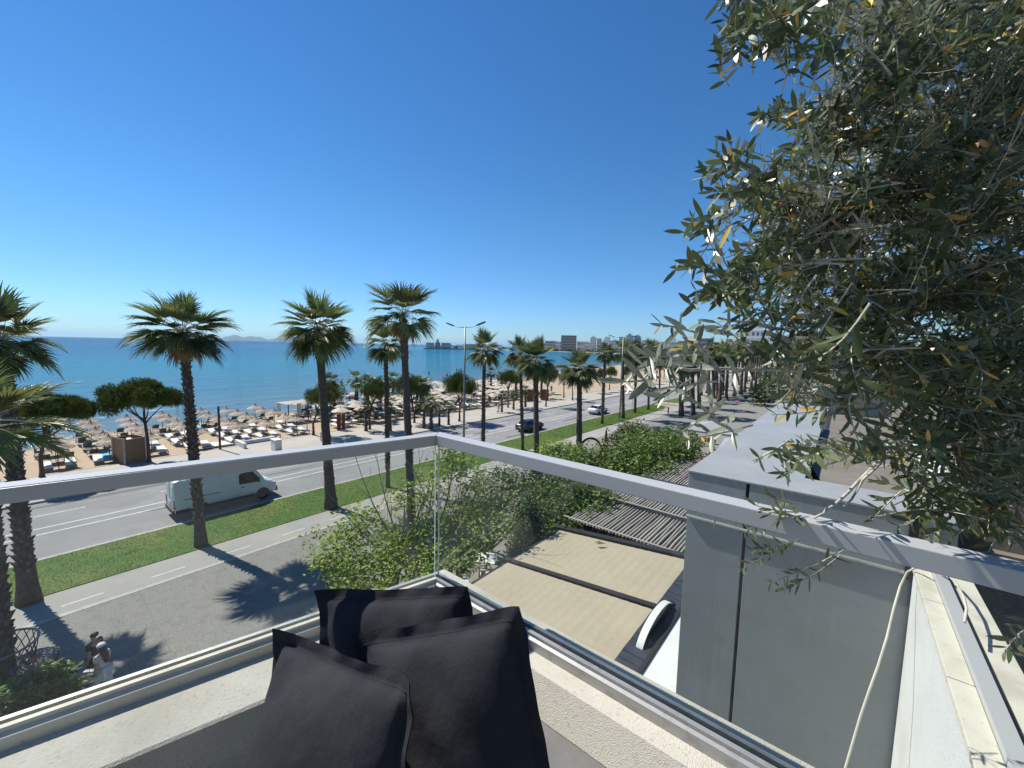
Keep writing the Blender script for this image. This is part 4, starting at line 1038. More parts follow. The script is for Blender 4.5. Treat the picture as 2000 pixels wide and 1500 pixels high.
ROWN = ['row by the leftmost palm','row left of the brown cabin','row right of the brown cabin','row behind the van palm','row by the black post','row right of the black post','row nearest the gazebos']
XS = [-50.9, -54.1, -57.5, -60.9, -64.2]
ORD = ['nearest the promenade','second from promenade','third from promenade','fourth from promenade','at the water']
firstT = firstL = True
for ri, y in enumerate(ROWY):
    for xi, x in enumerate(XS):
        if ri == 0 and xi > 2: continue
        if ri == 6: pass
        lb = 'straw umbrella %s, %s' % (ORD[xi], ROWN[ri])
        X = x + rnd.uniform(-.15,.15); Y = y + rnd.uniform(-.15,.15)
        if firstT: UT.location = (X, Y, 0); UT['label'] = lb; UT['group'] = 'straw umbrellas on the open sand'; u = UT; firstT = False
        else: u = dup(UT, (X, Y, 0), rnd.uniform(0, 6), lb, 'straw umbrellas on the open sand', rnd.uniform(.84,.96))
        for s in (-1, 1):
            grey = (ri in (0,1) and xi > 0) or (ri in (2,3) and xi > 2) or (ri > 3 and xi > 2)
            lb = '%s lounger %s of umbrella %s, %s' % ('grey green' if grey else 'white', 'left' if s < 0 else 'right', ORD[xi], ROWN[ri])
            src = LG if grey else LW; g = 'sun loungers on the open sand'
            loc = (X+.15+rnd.uniform(-.1,.1), Y+s*.72+rnd.uniform(-.06,.06), -.03); rz = rnd.uniform(-.06,.06) + (0 if grey else PI)
            if not src.get('label'): src.location = loc; src.rotation_euler.z = rz; src['label'] = lb; src['group'] = g
            else: dup(src, loc, rz, lb, g)
# towels
def cloth(px, py, w, l, mt, lb, z=.42):
    p = gz(px, py, z); mb = MB(); n = 8; vs = [(-l/2+l*i/n, -w/2+w*j/n, .03*math.sin(i*1.7+j)+.02*math.cos(j*2.3)-(.18 if j in (0,n) else 0)) for j in range(n+1) for i in range(n+1)]
    mb.add(vs, [(j*(n+1)+i, j*(n+1)+i+1, (j+1)*(n+1)+i+1, (j+1)*(n+1)+i) for j in range(n) for i in range(n)]); o = mb.obj('towel', mt, smooth=True); o.location = p; tag(o, lb, 'towel')
cloth(207,884,.75,1.7,M['blue'],'bright blue towel on a lounger left of the changing cabin, upper of the two'); cloth(213,893,.8,1.7,M['blue'],'bright blue towel on a lounger left of the changing cabin, lower of the two')
cloth(391,833,.8,1.6,M['blue'],'turquoise towel behind the palm in front of the van')
# crowded umbrella field
packU = []
rr = random.Random(9)
FIELD = 'crowded umbrella field between the pines'
firstC = True; k = 0
for ix in range(9):
    for iy in range(21):
        x = -51.5 - ix*2.9 + rr.uniform(-.4,.4); y = 27.5 + iy*2.75 + (ix % 2)*1.2 + rr.uniform(-.4,.4)
        if y > 27 + 55 - abs(0): continue
        if x < -66.5 - max(0, y-40)*.42: continue
        if iy > 12 and ix < 1: continue
        k += 1
        lb = 'cream umbrella standing among those packed closely on the crowded beach between the pines'
        if firstC: UC.location = (x,y,0); UC['label'] = lb; UC['group'] = FIELD; firstC = False
        else: dup(UC, (x,y,0), rr.uniform(0,6), lb, FIELD, rr.uniform(.82,1.12))
        for s in (-1,1):
            src = LW if rr.random() < .6 else LG
            dup(src, (x+rr.uniform(-.5,.9), y+s*.75+rr.uniform(-.2,.2), -.03), rr.choice((0,PI))+rr.uniform(-.1,.1), 'one of the sun loungers packed under the cream umbrellas of the crowded beach', 'loungers in the crowded umbrella field')
# further beach: a second small field beyond the open sand
for k in range(26):
    x = -60 - rr.uniform(0, 20); y = 112 + rr.uniform(0, 46)
    dup(UT, (x,y,0), rr.uniform(0,6), 'one of the straw umbrellas on the far beach past the stout palms', 'umbrellas on the far beach', 1.1)
# gazebos
def gazebo(p, lb):
    th = thing('beach_gazebo', lb, 'gazebo', (p.x, p.y, 0), .1)
    for x in (-1.4,1.4):
        for y in (-1.4,1.4): mb = MB(); mb.box(x-.05,y-.05,0,x+.05,y+.05,2.45); mb.obj('post', M['pole' if x > 0 else 'canvas'], th)
    mb = MB(); n = 8; vs = [(-1.6+3.2*i/n, -1.6+3.2*j/n, 2.5+.18*math.sin(PI*i/n)*math.sin(PI*j/n)) for j in range(n+1) for i in range(n+1)]
    mb.add(vs, [(j*(n+1)+i, j*(n+1)+i+1, (j+1)*(n+1)+i+1, (j+1)*(n+1)+i) for j in range(n) for i in range(n)]); mb.obj('canopy', M['canvas'], th, smooth=True)
    for s in (-1,1):
        mb = MB(); pts = [(-1.4+2.8*i/14, s*1.45+.08*math.sin(i*2.1), 0) for i in range(15)][:5]
        vs = [(x,y,z) for z in (.3,2.45) for x,y,_ in pts]; mb.add(vs, [(i,i+1,i+6,i+5) for i in range(4)]); mb.obj('curtain', M['clothwhite'], th)
    mb = MB(); mb.box(-1.1,-1.0,.2,1.1,1.0,.5); mb.obj('day_bed', M['clothblack'], th, bevel=.04)
gazebo(gz(573,820), 'cream canopied gazebo at the water, left of the two'); gazebo(gz(688,798), 'cream canopied gazebo at the water, right of the two behind the palm')
# rope posts
ps = [gz(*q) for q in ((580,826),(600,838),(614,851),(627,862))]
rp = thing('rope_fence', 'low rope fence of short posts right of the last lounger row', 'rope fence', tuple(ps[0]))
for p in ps: mb = MB(); mb.tube([p-ps[0], p-ps[0]+Vector((0,0,1.0))], .05, 6); mb.obj('post', M['pole'], rp)
for a, b in zip(ps[:-1], ps[1:]): mb = MB(); mb.tube(bend(a-ps[0]+Vector((0,0,.8)), b-ps[0]+Vector((0,0,.8)), 7, .18), .02, 5); mb.obj('rope', M['thatch'], rp)
# young palms and planted pots among the field
small = None
for i, (px, py) in enumerate(((828,836),(842,838),(715,842),(858,832),(980,805),(1003,800),(1026,795),(762,842),(876,830))):
    p = gz(px, py)
    lb = 'young palm %s standing among the crowded umbrellas' % ('left of the lamp','close left of the lamp','near the front pine','beside the lamp','by the far pine','right of the far pine','by the red brown cabin','behind the slender palm','just left of the lamp pole')[i]
    lb = lb
    if small is None: small = palm(p, p+Vector((0,0,3.1)), .14, lb, 95, nfr=20, scale=.5, near=False, dry=0, group='young palms among the umbrellas')
    else: dup(small, tuple(p), rr.uniform(0,6), lb, 'young palms among the umbrellas', rr.uniform(.7,1.15))

for k in range(16):
    x = -50.5 - rr.random()**1.4*16; y = 29 + rr.random()*46
    dup(small, (x, y, 0), rr.uniform(0,6), 'one of the taller young palms growing amid the crowded cream umbrellas', 'taller young palms in the umbrella field', rr.uniform(1.2,1.7))
# ------------------------------------------------------------------ vehicles (x = forward, y = left)
class Body:
    """lofted body: stations of (x, z_bottom, z_belt, z_roof, half_low, half_belt, half_roof)"""
    def __init__(s, st): s.st = st
    def at(s, x):
        st = s.st
        for a, b in zip(st[:-1], st[1:]):
            if a[0] <= x <= b[0]:
                t = (x-a[0])/(b[0]-a[0]+1e-9); return [a[i]+(b[i]-a[i])*t for i in range(7)]
        return list(st[0] if x < st[0][0] else st[-1])
    def side_y(s, x, z):
        _, zb, zm, zr, hl, hm, hr = s.at(x)
        if z <= zm: t = (z-zb)/(zm-zb+1e-6); return hl + (hm-hl)*max(0, min(1, t))
        t = (z-zm)/(zr-zm+1e-6); return hm + (hr-hm)*max(0, min(1, t))
    def build(s, mt, parent, n=46):
        xs = sorted(set([q[0] for q in s.st] + list(np.linspace(s.st[0][0], s.st[-1][0], n)))); rings = []
        for x in xs:
            _, zb, zm, zr, hl, hm, hr = s.at(x); h = max(.001, zr-zm); rc = min(.10, h*.45)
            prof = [(0,zb),(hl*.9,zb),(hl,zb+.06),(hl+(hm-hl)*.5,zb+(zm-zb)*.5),(hm,zm),(hm+(hr-hm)*.5,zm+h*.5),(hr,zr-rc),(hr-rc*.35,zr-rc*.35),(hr-rc*1.2,zr),(hr*.5,zr+.02*min(1,h/.3)),(0,zr+.03*min(1,h/.3))]
            ring = [(x,y,z) for y,z in prof] + [(x,-y,z) for y,z in reversed(prof[1:-1])]; rings.append(ring)
        mb = MB(); m_ = len(rings[0]); vs = [v for r_ in rings for v in r_]
        fs = [(i*m_+j, i*m_+(j+1)%m_, (i+1)*m_+(j+1)%m_, (i+1)*m_+j) for i in range(len(rings)-1) for j in range(m_)]
        fs += [tuple(reversed(range(m_))), tuple((len(rings)-1)*m_+j for j in range(m_))]
        mb.add(vs, [tuple(reversed(f)) for f in fs]); o = mb.obj('body', mt, parent, smooth=True)
        for e in o.data.polygons: pass
        md = o.modifiers.new('ws', 'WEIGHTED_NORMAL') if False else None
        return o
    def patch(s, name, mt, parent, poly, side, off=.006):
        """flat-ish patch following the side surface; poly in (x,z)"""
        mb = MB(); vs = [(x, side*(s.side_y(x,z)+off), z) for x,z in poly]; inn = [(x, side*(s.side_y(x,z)-.02), z) for x,z in poly]; n = len(poly)
        f = [tuple(range(n))] + [(i, n+i, n+(i+1)%n, (i+1)%n) for i in range(n)]
        mb.add(vs+inn, f if side < 0 else [tuple(reversed(q)) for q in f]); return mb.obj(name, mt, parent)
def wheel(parent, x, y, R, w):
    s = 1 if y > 0 else -1
    mb = MB(); Mx = Matrix.Translation((x, y, R)) @ Matrix.Rotation(PI/2, 4, 'X')
    t = MB(); t.lathe([(R*.60,-w/2),(R*.93,-w/2),(R,-w*.3),(R,w*.3),(R*.93,w/2),(R*.60,w/2)], 26); t.v = [tuple(Mx @ Vector(v)) for v in t.v]; tyre = t.obj('wheel', M['tyre'], parent, smooth=True)
    t = MB(); n = 10
    t.lathe([(R*.60,0),(R*.56,.02),(R*.2,.03),(0,.05)], 20)
    t.v = [tuple(Mx @ (Vector((v[0],v[1],-s*(v[2]+w*.30))))) for v in t.v]; t.obj('rim', M['rim'], tyre, smooth=True)
    t = MB()
    for k in range(5):
        a = 2*PI*k/5; t.prism([(math.cos(a-.3)*R*.28, math.sin(a-.3)*R*.28), (math.cos(a-.2)*R*.5, math.sin(a-.2)*R*.5), (math.cos(a+.2)*R*.5, math.sin(a+.2)*R*.5), (math.cos(a+.3)*R*.28, math.sin(a+.3)*R*.28)], 0, .004)
    t.v = [tuple(Mx @ (Vector((v[0],v[1],-s*(v[2]+w*.30+.035))))) for v in t.v]; t.obj('rim_opening', M['plastic'], tyre)
def van(loc, rotz, label):
    th = thing('parked_van' if False else 'panel_van', label, 'van', loc, rotz)
    B = Body([(-2.95,.55,1.35,2.22,.93,.95,.84),(-2.93,.42,1.35,2.36,.96,.98,.86),(-2.7,.40,1.35,2.42,.97,.99,.88),(-1,.40,1.35,2.44,.98,.99,.89),(.95,.40,1.35,2.44,.98,.99,.89),(1.25,.40,1.34,2.38,.98,.985,.86),
              (1.45,.40,1.33,2.28,.98,.98,.82),(2.02,.40,1.30,1.62,.97,.96,.85),(2.16,.40,1.18,1.36,.97,.94,.86),(2.62,.42,.98,1.18,.95,.90,.80),(2.85,.45,.80,1.00,.88,.82,.72),(2.93,.50,.70,.80,.78,.74,.66)])
    B.build(M['vanpaint'], th, 60)
    for s in (1,-1):
        B.patch('side_window', M['glassdark'], th, [(.52,1.42),(1.1,1.39),(1.72,1.36),(1.80,1.50),(1.58,1.84),(1.36,2.12),(1.0,2.14),(.62,2.12),(.52,2.0)], s, .03)
        B.patch('sill_trim', M['plastic'], th, [(-2.9,.40),(-2.0,.40),(-2.0,.62),(-2.9,.62)], s, .012)
        B.patch('sill_trim', M['plastic'], th, [(-1.3,.40),(1.45,.40),(1.45,.60),(-1.3,.60)], s, .012)
        B.patch('slide_rail', M['plastic'], th, [(-2.45,1.20),(-.55,1.20),(-.55,1.235),(-2.45,1.235)], s, .010)
        for x in (-.50, .42): B.patch('door_seam', M['plastic'], th, [(x,.62),(x+.014,.62),(x+.014,2.25),(x,2.25)], s, .004)
        B.patch('door_seam', M['plastic'], th, [(1.75,.66),(1.764,.66),(1.764,1.32),(1.75,1.32)], s, .004)
        B.patch('door_handle', M['plastic'], th, [(.60,1.16),(.82,1.16),(.82,1.21),(.60,1.21)], s, .03)
        # wheel arches
        for x in (-1.65, 1.95):
            mb = MB(); n = 16; o = [(x+.47*math.cos(PI*k/n), .36+.50*math.sin(PI*k/n)) for k in range(n+1)]; B.patch('wheel_arch', M['plastic'], th, o, s, .008)
            wheel(th, x, s*.86, .345, .22)
        mb = MB(); mb.box(1.62, s*1.05-.09, 1.36, 1.74, s*1.05+.09, 1.68); mb.obj('mirror', M['plastic'], th, bevel=.03)
        mb = MB(); mb.box(-2.975, s*.90-.07, .74, -2.86, s*.90+.09, 1.28); mb.obj('tail_light', M['red'], th, bevel=.015)
        mb = MB(); mb.box(2.62, s*.70-.16, .78, 2.86, s*.70+.14, 1.06); mb.obj('headlight', M['lens'], th, bevel=.04)
        mb = MB(); mb.box(-2.965, s*.42-.30, 1.48, -2.945, s*.42+.30, 2.08); mb.obj('rear_window', M['vanpaint'], th, bevel=.02)
    mb = MB(); mb.box(-2.962,-.006,.62,-2.946,.006,2.25); mb.obj('door_seam', M['plastic'], th)
    mb = MB(); mb.box(-3.03,-.93,.40,-2.93,.93,.66); mb.obj('rear_bumper', M['plastic'], th, bevel=.03)
    mb = MB(); mb.box(2.80,-.82,.36,2.98,.82,.68); mb.obj('front_bumper', M['plastic'], th, bevel=.05)
    mb = MB(); mb.box(-2.985,-.26,.98,-2.965,.26,1.10); mb.obj('number_plate', M['whiteroof'], th)
    mb = MB(); mb.add([(1.44,-.79,2.285),(1.44,.79,2.285),(2.045,.86,1.62),(2.045,-.86,1.62)], [(0,1,2,3)]); mb.v = [(x+.02,y,z+.015) for x,y,z in mb.v]; mb.obj('windscreen', M['glassdark'], th)
    mb = MB(); mb.prism([(-.62,-.52),(.30,-.46),(.38,-.3),(.38,.3),(.30,.46),(-.62,.52)], 2.46, 2.62); mb.obj('roof_unit', M['galv'], th, bevel=.05)
    mb = MB(); mb.box(.02,-.33,2.625,.24,.33,2.66); mb.obj('roof_vent', M['plastic'], th)
    for k in range(9): mb = MB(); mb.box(-2.6+k*.36,-.78,2.452,-2.54+k*.36,.78,2.468); mb.obj('roof_rib', M['vanpaint'], th, bevel=.006)
    mb = MB(); mb.box(2.30,-.50,1.265,2.42,-.34,1.29); mb.obj('bonnet_vent', M['plastic'], th)
    return th
va = thing  # placeholder name kept short
van((-32.05, 8.78, -.096), PI/2+.01, 'white panel van with a grey unit on its roof, driving past the lawn')
def car(loc, rotz, label, paint, s_=1.0):
    th = thing('parked_car' if False else 'saloon_car', label, 'car', loc, rotz)
    B = Body([(-2.22,.42,.72,.80,.70,.74,.66),(-2.15,.30,.88,1.00,.80,.84,.70),(-1.75,.24,.90,1.08,.84,.88,.66),(-1.1,.22,.90,1.38,.86,.89,.60),(-.5,.22,.90,1.45,.87,.90,.60),(.1,.22,.90,1.45,.87,.90,.60),(.55,.22,.89,1.36,.87,.89,.60),
              (1.15,.22,.86,1.02,.86,.87,.66),(1.8,.24,.78,.90,.84,.84,.66),(2.12,.30,.66,.76,.78,.78,.62),(2.22,.42,.58,.64,.66,.66,.56)])
    B.build(paint, th, 40)
    for s in (1,-1):
        B.patch('side_window', M['glassdark'], th, [(-1.28,.95),(-.30,.95),(-.30,1.38),(-.62,1.39),(-1.05,1.28)], s)
        B.patch('side_window', M['glassdark'], th, [(-.24,.95),(.86,.94),(.45,1.30),(.05,1.39),(-.24,1.39)], s)
        B.patch('door_seam', M['plastic'], th, [(-.28,.32),(-.265,.32),(-.265,.9),(-.28,.9)], s, .004)
        for x in (-1.32, 1.32):
            n = 14; B.patch('wheel_arch', M['plastic'], th, [(x+.37*math.cos(PI*k/n), .28+.38*math.sin(PI*k/n)) for k in range(n+1)], s, .006); wheel(th, x, s*.77, .31, .19)
        mb = MB(); mb.box(.62, s*.94-.08, .93, .74, s*.94+.08, 1.06); mb.obj('mirror', paint, th, bevel=.02)
        mb = MB(); mb.box(-2.2, s*.62-.16, .72, -2.08, s*.62+.17, .88); mb.obj('tail_light', M['red'], th, bevel=.02)
        mb = MB(); mb.box(2.0, s*.58-.17, .58, 2.17, s*.58+.17, .70); mb.obj('headlight', M['lens'], th, bevel=.02)
    mb = MB(); mb.add([(.53,-.57,1.385),(.53,.57,1.385),(1.17,.66,1.03),(1.17,-.66,1.03)], [(0,1,2,3)]); mb.v = [(x+.02,y,z+.012) for x,y,z in mb.v]; mb.obj('windscreen', M['glassdark'], th)
    mb = MB(); mb.add([(-1.08,-.57,1.40),(-1.74,-.64,1.10),(-1.74,.64,1.10),(-1.08,.57,1.40)], [(0,1,2,3)]); mb.v = [(x-.02,y,z+.012) for x,y,z in mb.v]; mb.obj('rear_window', M['glassdark'], th)
    mb = MB(); mb.box(-2.23,-.26,.58,-2.19,.26,.69); mb.obj('number_plate', M['whiteroof'], th)
    mb = MB(); mb.box(-2.22,-.74,.26,-2.05,.74,.42); mb.obj('bumper', M['plastic'], th, bevel=.03)
    return th
car((-32.2, 43.6, -.096), PI/2, 'dark saloon car driving away, between the slim and the stout palm', M['carpaint_dark'])
car((-32.3, 63.2, -.096), PI/2, 'white saloon car driving away beside the lawn', M['carpaint_white'])
car((-38.8, 105.5, -.096), -PI/2, 'dark car far down the road, on the sea side lanes', M['carpaint_blue'])
car((-39.2, 130.5, -.096), -PI/2, 'grey green car furthest down the road', M['carpaint_blue'])

# ------------------------------------------------------------------ people
def skin_mesh(verts, edges, radii, subd=2, root=0):
    me = bpy.data.meshes.new('tmp'); me.from_pydata(verts, edges, []); o = bpy.data.objects.new('tmp', me); COL.objects.link(o)
    md = o.modifiers.new('s', 'SKIN'); md.use_smooth_shade = True
    for i, v in enumerate(me.skin_vertices[0].data):
        r_ = radii[i]; v.radius = (r_, r_) if not hasattr(r_, '__len__') else r_; v.use_root = (i == root)
    s = o.modifiers.new('u', 'SUBSURF'); s.levels = subd; s.render_levels = subd
    dg = bpy.context.evaluated_depsgraph_get(); ev = o.evaluated_get(dg); out = bpy.data.meshes.new_from_object(ev)
    bpy.data.objects.remove(o); bpy.data.meshes.remove(me); return out
def figure(pose='walk', female=False, hands=True):
    """returns dict of joints, body mesh; facing +Y, feet at z=0"""
    J = dict(pel=(0,0,.94), sp=(0,.01,1.12), ch=(0,.0,1.33), nk=(0,.0,1.47), hd0=(0,.015,1.56), hd1=(0,.02,1.64), hd2=(0,.015,1.72))
    sw = .165 if female else .19
    J.update(shL=(-sw,0,1.41), shR=(sw,0,1.41))
    if pose == 'walk':
        J.update(elL=(-sw-.06,-.08,1.14), wrL=(-sw-.05,.02,.90), elR=(sw+.06,.06,1.13), wrR=(sw+.05,.20,.92))
        J.update(hiL=(-.09,0,.90), knL=(-.10,.16,.50), anL=(-.10,.20,.09), toL=(-.11,.36,.05), hiR=(.09,0,.90), knR=(.10,-.02,.49), anR=(.10,-.22,.12), toR=(.11,-.10,.03))
    elif pose == 'stand':
        J.update(elL=(-sw-.06,0,1.13), wrL=(-sw-.05,.08,.90), elR=(sw+.06,0,1.13), wrR=(sw+.05,.08,.90))
        J.update(hiL=(-.09,0,.90), knL=(-.11,.02,.49), anL=(-.12,0,.08), toL=(-.13,.16,.03), hiR=(.09,0,.90), knR=(.11,.02,.49), anR=(.12,0,.08), toR=(.13,.16,.03))
    return J, sw
def make_body(J, scale=1, hands=True, female=False):
    names = ['pel','sp','ch','nk','hd0','hd1','hd2','shL','elL','wrL','shR','elR','wrR','hiL','knL','anL','toL','hiR','knR','anR','toR']
    R = dict(pel=(.155,.11), sp=(.13,.095), ch=(.155,.11), nk=.052, hd0=.066, hd1=.088, hd2=.062, shL=.062, elL=.042, wrL=.027, shR=.062, elR=.042, wrR=.027, hiL=.092, knL=.058, anL=.038, toL=.030, hiR=.092, knR=.058, anR=.038, toR=.030)
    V = [J[n] for n in names]; ix = {n: i for i, n in enumerate(names)}
    E = [(ix[a], ix[b]) for a, b in (('pel','sp'),('sp','ch'),('ch','nk'),('nk','hd0'),('hd0','hd1'),('hd1','hd2'),('ch','shL'),('shL','elL'),('elL','wrL'),('ch','shR'),('shR','elR'),('elR','wrR'),('pel','hiL'),('hiL','knL'),('knL','anL'),('anL','toL'),('pel','hiR'),('hiR','knR'),('knR','anR'),('anR','toR'))]
    rad = [R[n] for n in names]
    if hands:
        for s in 'LR':
            w = Vector(J['wr'+s]); e = Vector(J['el'+s]); d = (w-e).normalized(); side = d.cross(Vector((1,0,0))).normalized()
            V.append(tuple(w+d*.07)); rad.append((.034,.016)); E.append((ix['wr'+s], len(V)-1)); palm_ = len(V)-1
            for k, L in enumerate((.062,.07,.066,.052)):
                b = w + d*.085 + side*(.026-.0175*k); V.append(tuple(b)); rad.append(.009); E.append((palm_, len(V)-1)); V.append(tuple(b + d*L*.55 + Vector((0,.008,0)))); rad.append(.0085); E.append((len(V)-2, len(V)-1)); V.append(tuple(b + d*L + Vector((0,.022,0)))); rad.append(.007); E.append((len(V)-2, len(V)-1))
            b = w + d*.03 + side*.034; V.append(tuple(b)); rad.append(.010); E.append((ix['wr'+s], len(V)-1)); V.append(tuple(b + d*.035 + side*.02)); rad.append(.008); E.append((len(V)-2, len(V)-1))
    me = skin_mesh(V, E, rad, 2, 0); me.materials.clear(); me.materials.append(M['skin']); return me
def cloth_part(J, chain, radii, mt, subd=2):
    V = [c if hasattr(c, '__len__') and not isinstance(c, str) else J[c] for c in chain['v']]; me = skin_mesh(V, chain['e'], radii, subd, 0); me.materials.clear(); me.materials.append(mt); return me
def person(loc, rotz, label, top, bottom, hair, female=False, pose='walk', sleeves='short', scale=1, hairlong=False, hands=True, group=None):
    th = thing('person', label, 'person', loc, rotz, group); th.scale = (scale,)*3
    J, sw = figure(pose, female)
    link('body', make_body(J, hands=hands, female=female), th)
    v = ['pel','sp','ch','shL','shR','elL','elR']
    mL = tuple(Vector(J['shL']).lerp(Vector(J['elL']), .6)); mR = tuple(Vector(J['shR']).lerp(Vector(J['elR']), .6))
    vs = [tuple(Vector(J['pel'])+Vector((0,0,.0))), J['sp'], J['ch'], J['shL'], J['shR']]; es = [(0,1),(1,2),(2,3),(2,4)]; rr_ = [(.175,.125),(.148,.11),(.172,.125),.075,.075]
    if sleeves != 'none': vs += [mL, mR]; es += [(3,5),(4,6)]; rr_ += [.064,.064]
    link('shirt', cloth_part(J, dict(v=vs, e=es), rr_, top), th)
    wide = 1.5 if female else 1.25
    vs = [J['pel'], J['hiL'], J['knL'], tuple(Vector(J['anL'])+Vector((0,0,.03))), J['hiR'], J['knR'], tuple(Vector(J['anR'])+Vector((0,0,.03)))]
    link('trousers', cloth_part(J, dict(v=vs, e=[(0,1),(1,2),(2,3),(0,4),(4,5),(5,6)]), [(.178,.13),.108,.075*wide,.062*wide*1.15,.108,.075*wide,.062*wide*1.15], bottom), th)
    for s in 'LR':
        a = Vector(J['an'+s]); t = Vector(J['to'+s]); me = skin_mesh([tuple(a+Vector((0,-.03,-.045))), tuple(a.lerp(t,.5)+Vector((0,0,-.025))), tuple(t+Vector((0,.01,0)))], [(0,1),(1,2)], [.042,.044,.036], 1); me.materials.clear(); me.materials.append(M['clothwhite'] if female else M['plastic']); link('shoe', me, th)
    # face: nose, ears, eyes, mouth
    mb = MB(); mb.tube([(0,.095,1.645),(0,.118,1.615),(0,.10,1.605)], [.008,.013,.008], 6); mb.obj('nose', M['skin'], th, smooth=True)
    for s in (-1,1):
        mb = MB(); mb.tube([(s*.082,.005,1.605),(s*.094,-.004,1.63),(s*.088,0,1.655)], [.01,.014,.008], 6); mb.obj('ear', M['skin'], th, smooth=True)
        mb = MB(); mb.tube([(s*.032-.012,.094,1.648),(s*.032+.012,.094,1.648)], [.006,.006], 6); mb.obj('eye', M['plastic'], th)
    mb = MB(); mb.tube([(-.02,.10,1.575),(.02,.10,1.575)], [.005,.005], 6); mb.obj('mouth', M['red'], th)
    if hair:
        if hairlong:
            me = skin_mesh([(0,-.01,1.72),(0,-.045,1.66),(0,-.09,1.52),(.015,-.13,1.36),(.02,-.14,1.22),(.02,-.13,1.13)], [(0,1),(1,2),(2,3),(3,4),(4,5)], [.086,.105,.10,.09,.065,.03], 2, 0)
        else: me = skin_mesh([(0,.005,1.725),(0,-.02,1.67),(0,-.04,1.59)], [(0,1),(1,2)], [.105,.118,.085], 2, 0)
        me.materials.clear(); me.materials.append(hair); link('hair', me, th)
    return th
wz = math.atan2(.25,1)
hp1 = gz(183,1240,1.66); hp2 = gz(198,1264,1.60)
p1 = person((hp1.x, hp1.y, 0), math.radians(130), 'man with dark hair in black clothes walking below, partly behind the glass', M['clothblack'], M['clothblack'], M['hairdark'])
p2 = person((hp2.x, hp2.y, 0), math.radians(118), 'woman with long auburn hair in white trousers walking below the glass', M['clothwhite'], M['clothwhite'], M['hairbrown'], female=True, hairlong=True, scale=.97)
mb = MB(); mb.lathe([(.115,0),(.11,.035),(.08,.075),(0,.09)], 16, (0,.0,1.70)); cp = mb.obj('cap', M['clothwhite'], p2, smooth=True)
# shopping bag she carries
bgp = tuple(gz(186,1319,.78))[:2]
bag = thing('shopping_bag', 'white paper shopping bag with small dark print carried by the woman', 'bag', (bgp[0], bgp[1], .60), math.radians(50))
mb = MB(); mb.box(-.27,-.06,0,.27,.06,.36); mb.obj('body', M['paper'], bag, bevel=.006)
for s in (-1,1):
    mb = MB(); mb.tube([(-.1,s*.055,.35),(-.08,s*.04,.50),(0,s*.02,.56),(.08,s*.04,.50),(.1,s*.055,.35)], .007, 5); mb.obj('handle', M['clothblack'], bag)
for k, (x, w) in enumerate(((-.085,.04),(-.035,.03),(.01,.035),(.055,.03))):
    mb = MB(); mb.box(x,-.0645,.19,x+w,-.0605,.22); mb.box(x,-.0645,.22,x+.010,-.0605,.235); mb.obj('printed_mark', M['plastic'], bag)
pb = person(tuple(gz(973,807)), math.radians(160), 'person in light shorts walking on the beach promenade near the pine', M['skin'], M['clothbeige'], M['hairdark'], pose='walk', hands=False)
spots = [((1077,742),M['clothblack'],'person in black on the beach right of the red brown cabin'),((1332,752),M['clothbeige'],'person far away on the promenade at the end of the road')]
for q, mt, lb in spots: 
    p = gz(*q) if q[0] > 1300 else gz(1077,765); person(tuple(p), rnd.uniform(0,6), lb, mt, M['clothblue'], M['hairdark'], pose='stand', hands=False)
# bathers standing in the water
bath = None
for i, (px, py, sc, z) in enumerate(((357,788,1,-1.0),(346,790,.9,-1.3),(668,742,.9,-1.35),(775,732,1,-1.2),(779,733,.9,-1.25),(838,732,1.05,-.7),(901,720,.95,-1.2),(921,719,.9,-1.35),(905,722,.9,-1.3))):
    lb = ('bather standing in the sea right of the first pine','second bather low in the water beside the one by the first pine','single bather far out above the half hidden pine','bather left of the tallest palm trunk, left one of two','bather left of the tallest palm trunk, right one of two','bather standing upright in shallow water right of the tallest palm','bather in the water close left of the lamp pole','bather low in the water right of the lamp pole','bather in the water behind the lamp pole')[i]
    p = gz(px, py, -.34)
    if bath is None:
        bath = person((p.x, p.y, z), 1.0, lb, M['skin'], M['clothblue'], M['hairdark'], pose='stand', hands=False, sleeves='none', group='bathers in the sea')
    else: dup(bath, (p.x, p.y, z), rnd.uniform(0, 6), lb, 'bathers in the sea', sc)
# sitting / standing beach guests among the umbrellas
for k in range(34):
    x = -52 - rr.random()*20; y = 28 + rr.random()*50
    dup(bath, (x, y, rr.choice((0, -.45))), rr.uniform(0,6), 'one of the beach guests moving among the crowded umbrellas', 'guests among the crowded umbrellas', rr.uniform(.85,1.05))
for k in range(16):
    x = -52 - rr.random()*14; y = 28 + rr.random()*44; mb = MB()
    mb.add([(-.8,-.3,.42),(.8,-.3,.42),(.8,.3,.44),(-.8,.3,.42)], [(0,1,2,3)]); o = mb.obj('towel', M[rr.choice(('orange','pink','blue','clothblack'))]); o.location = (x, y, .02); tag(o, 'one of the coloured towels spread on the crowded loungers', 'towel', 'towels on the crowded loungers')

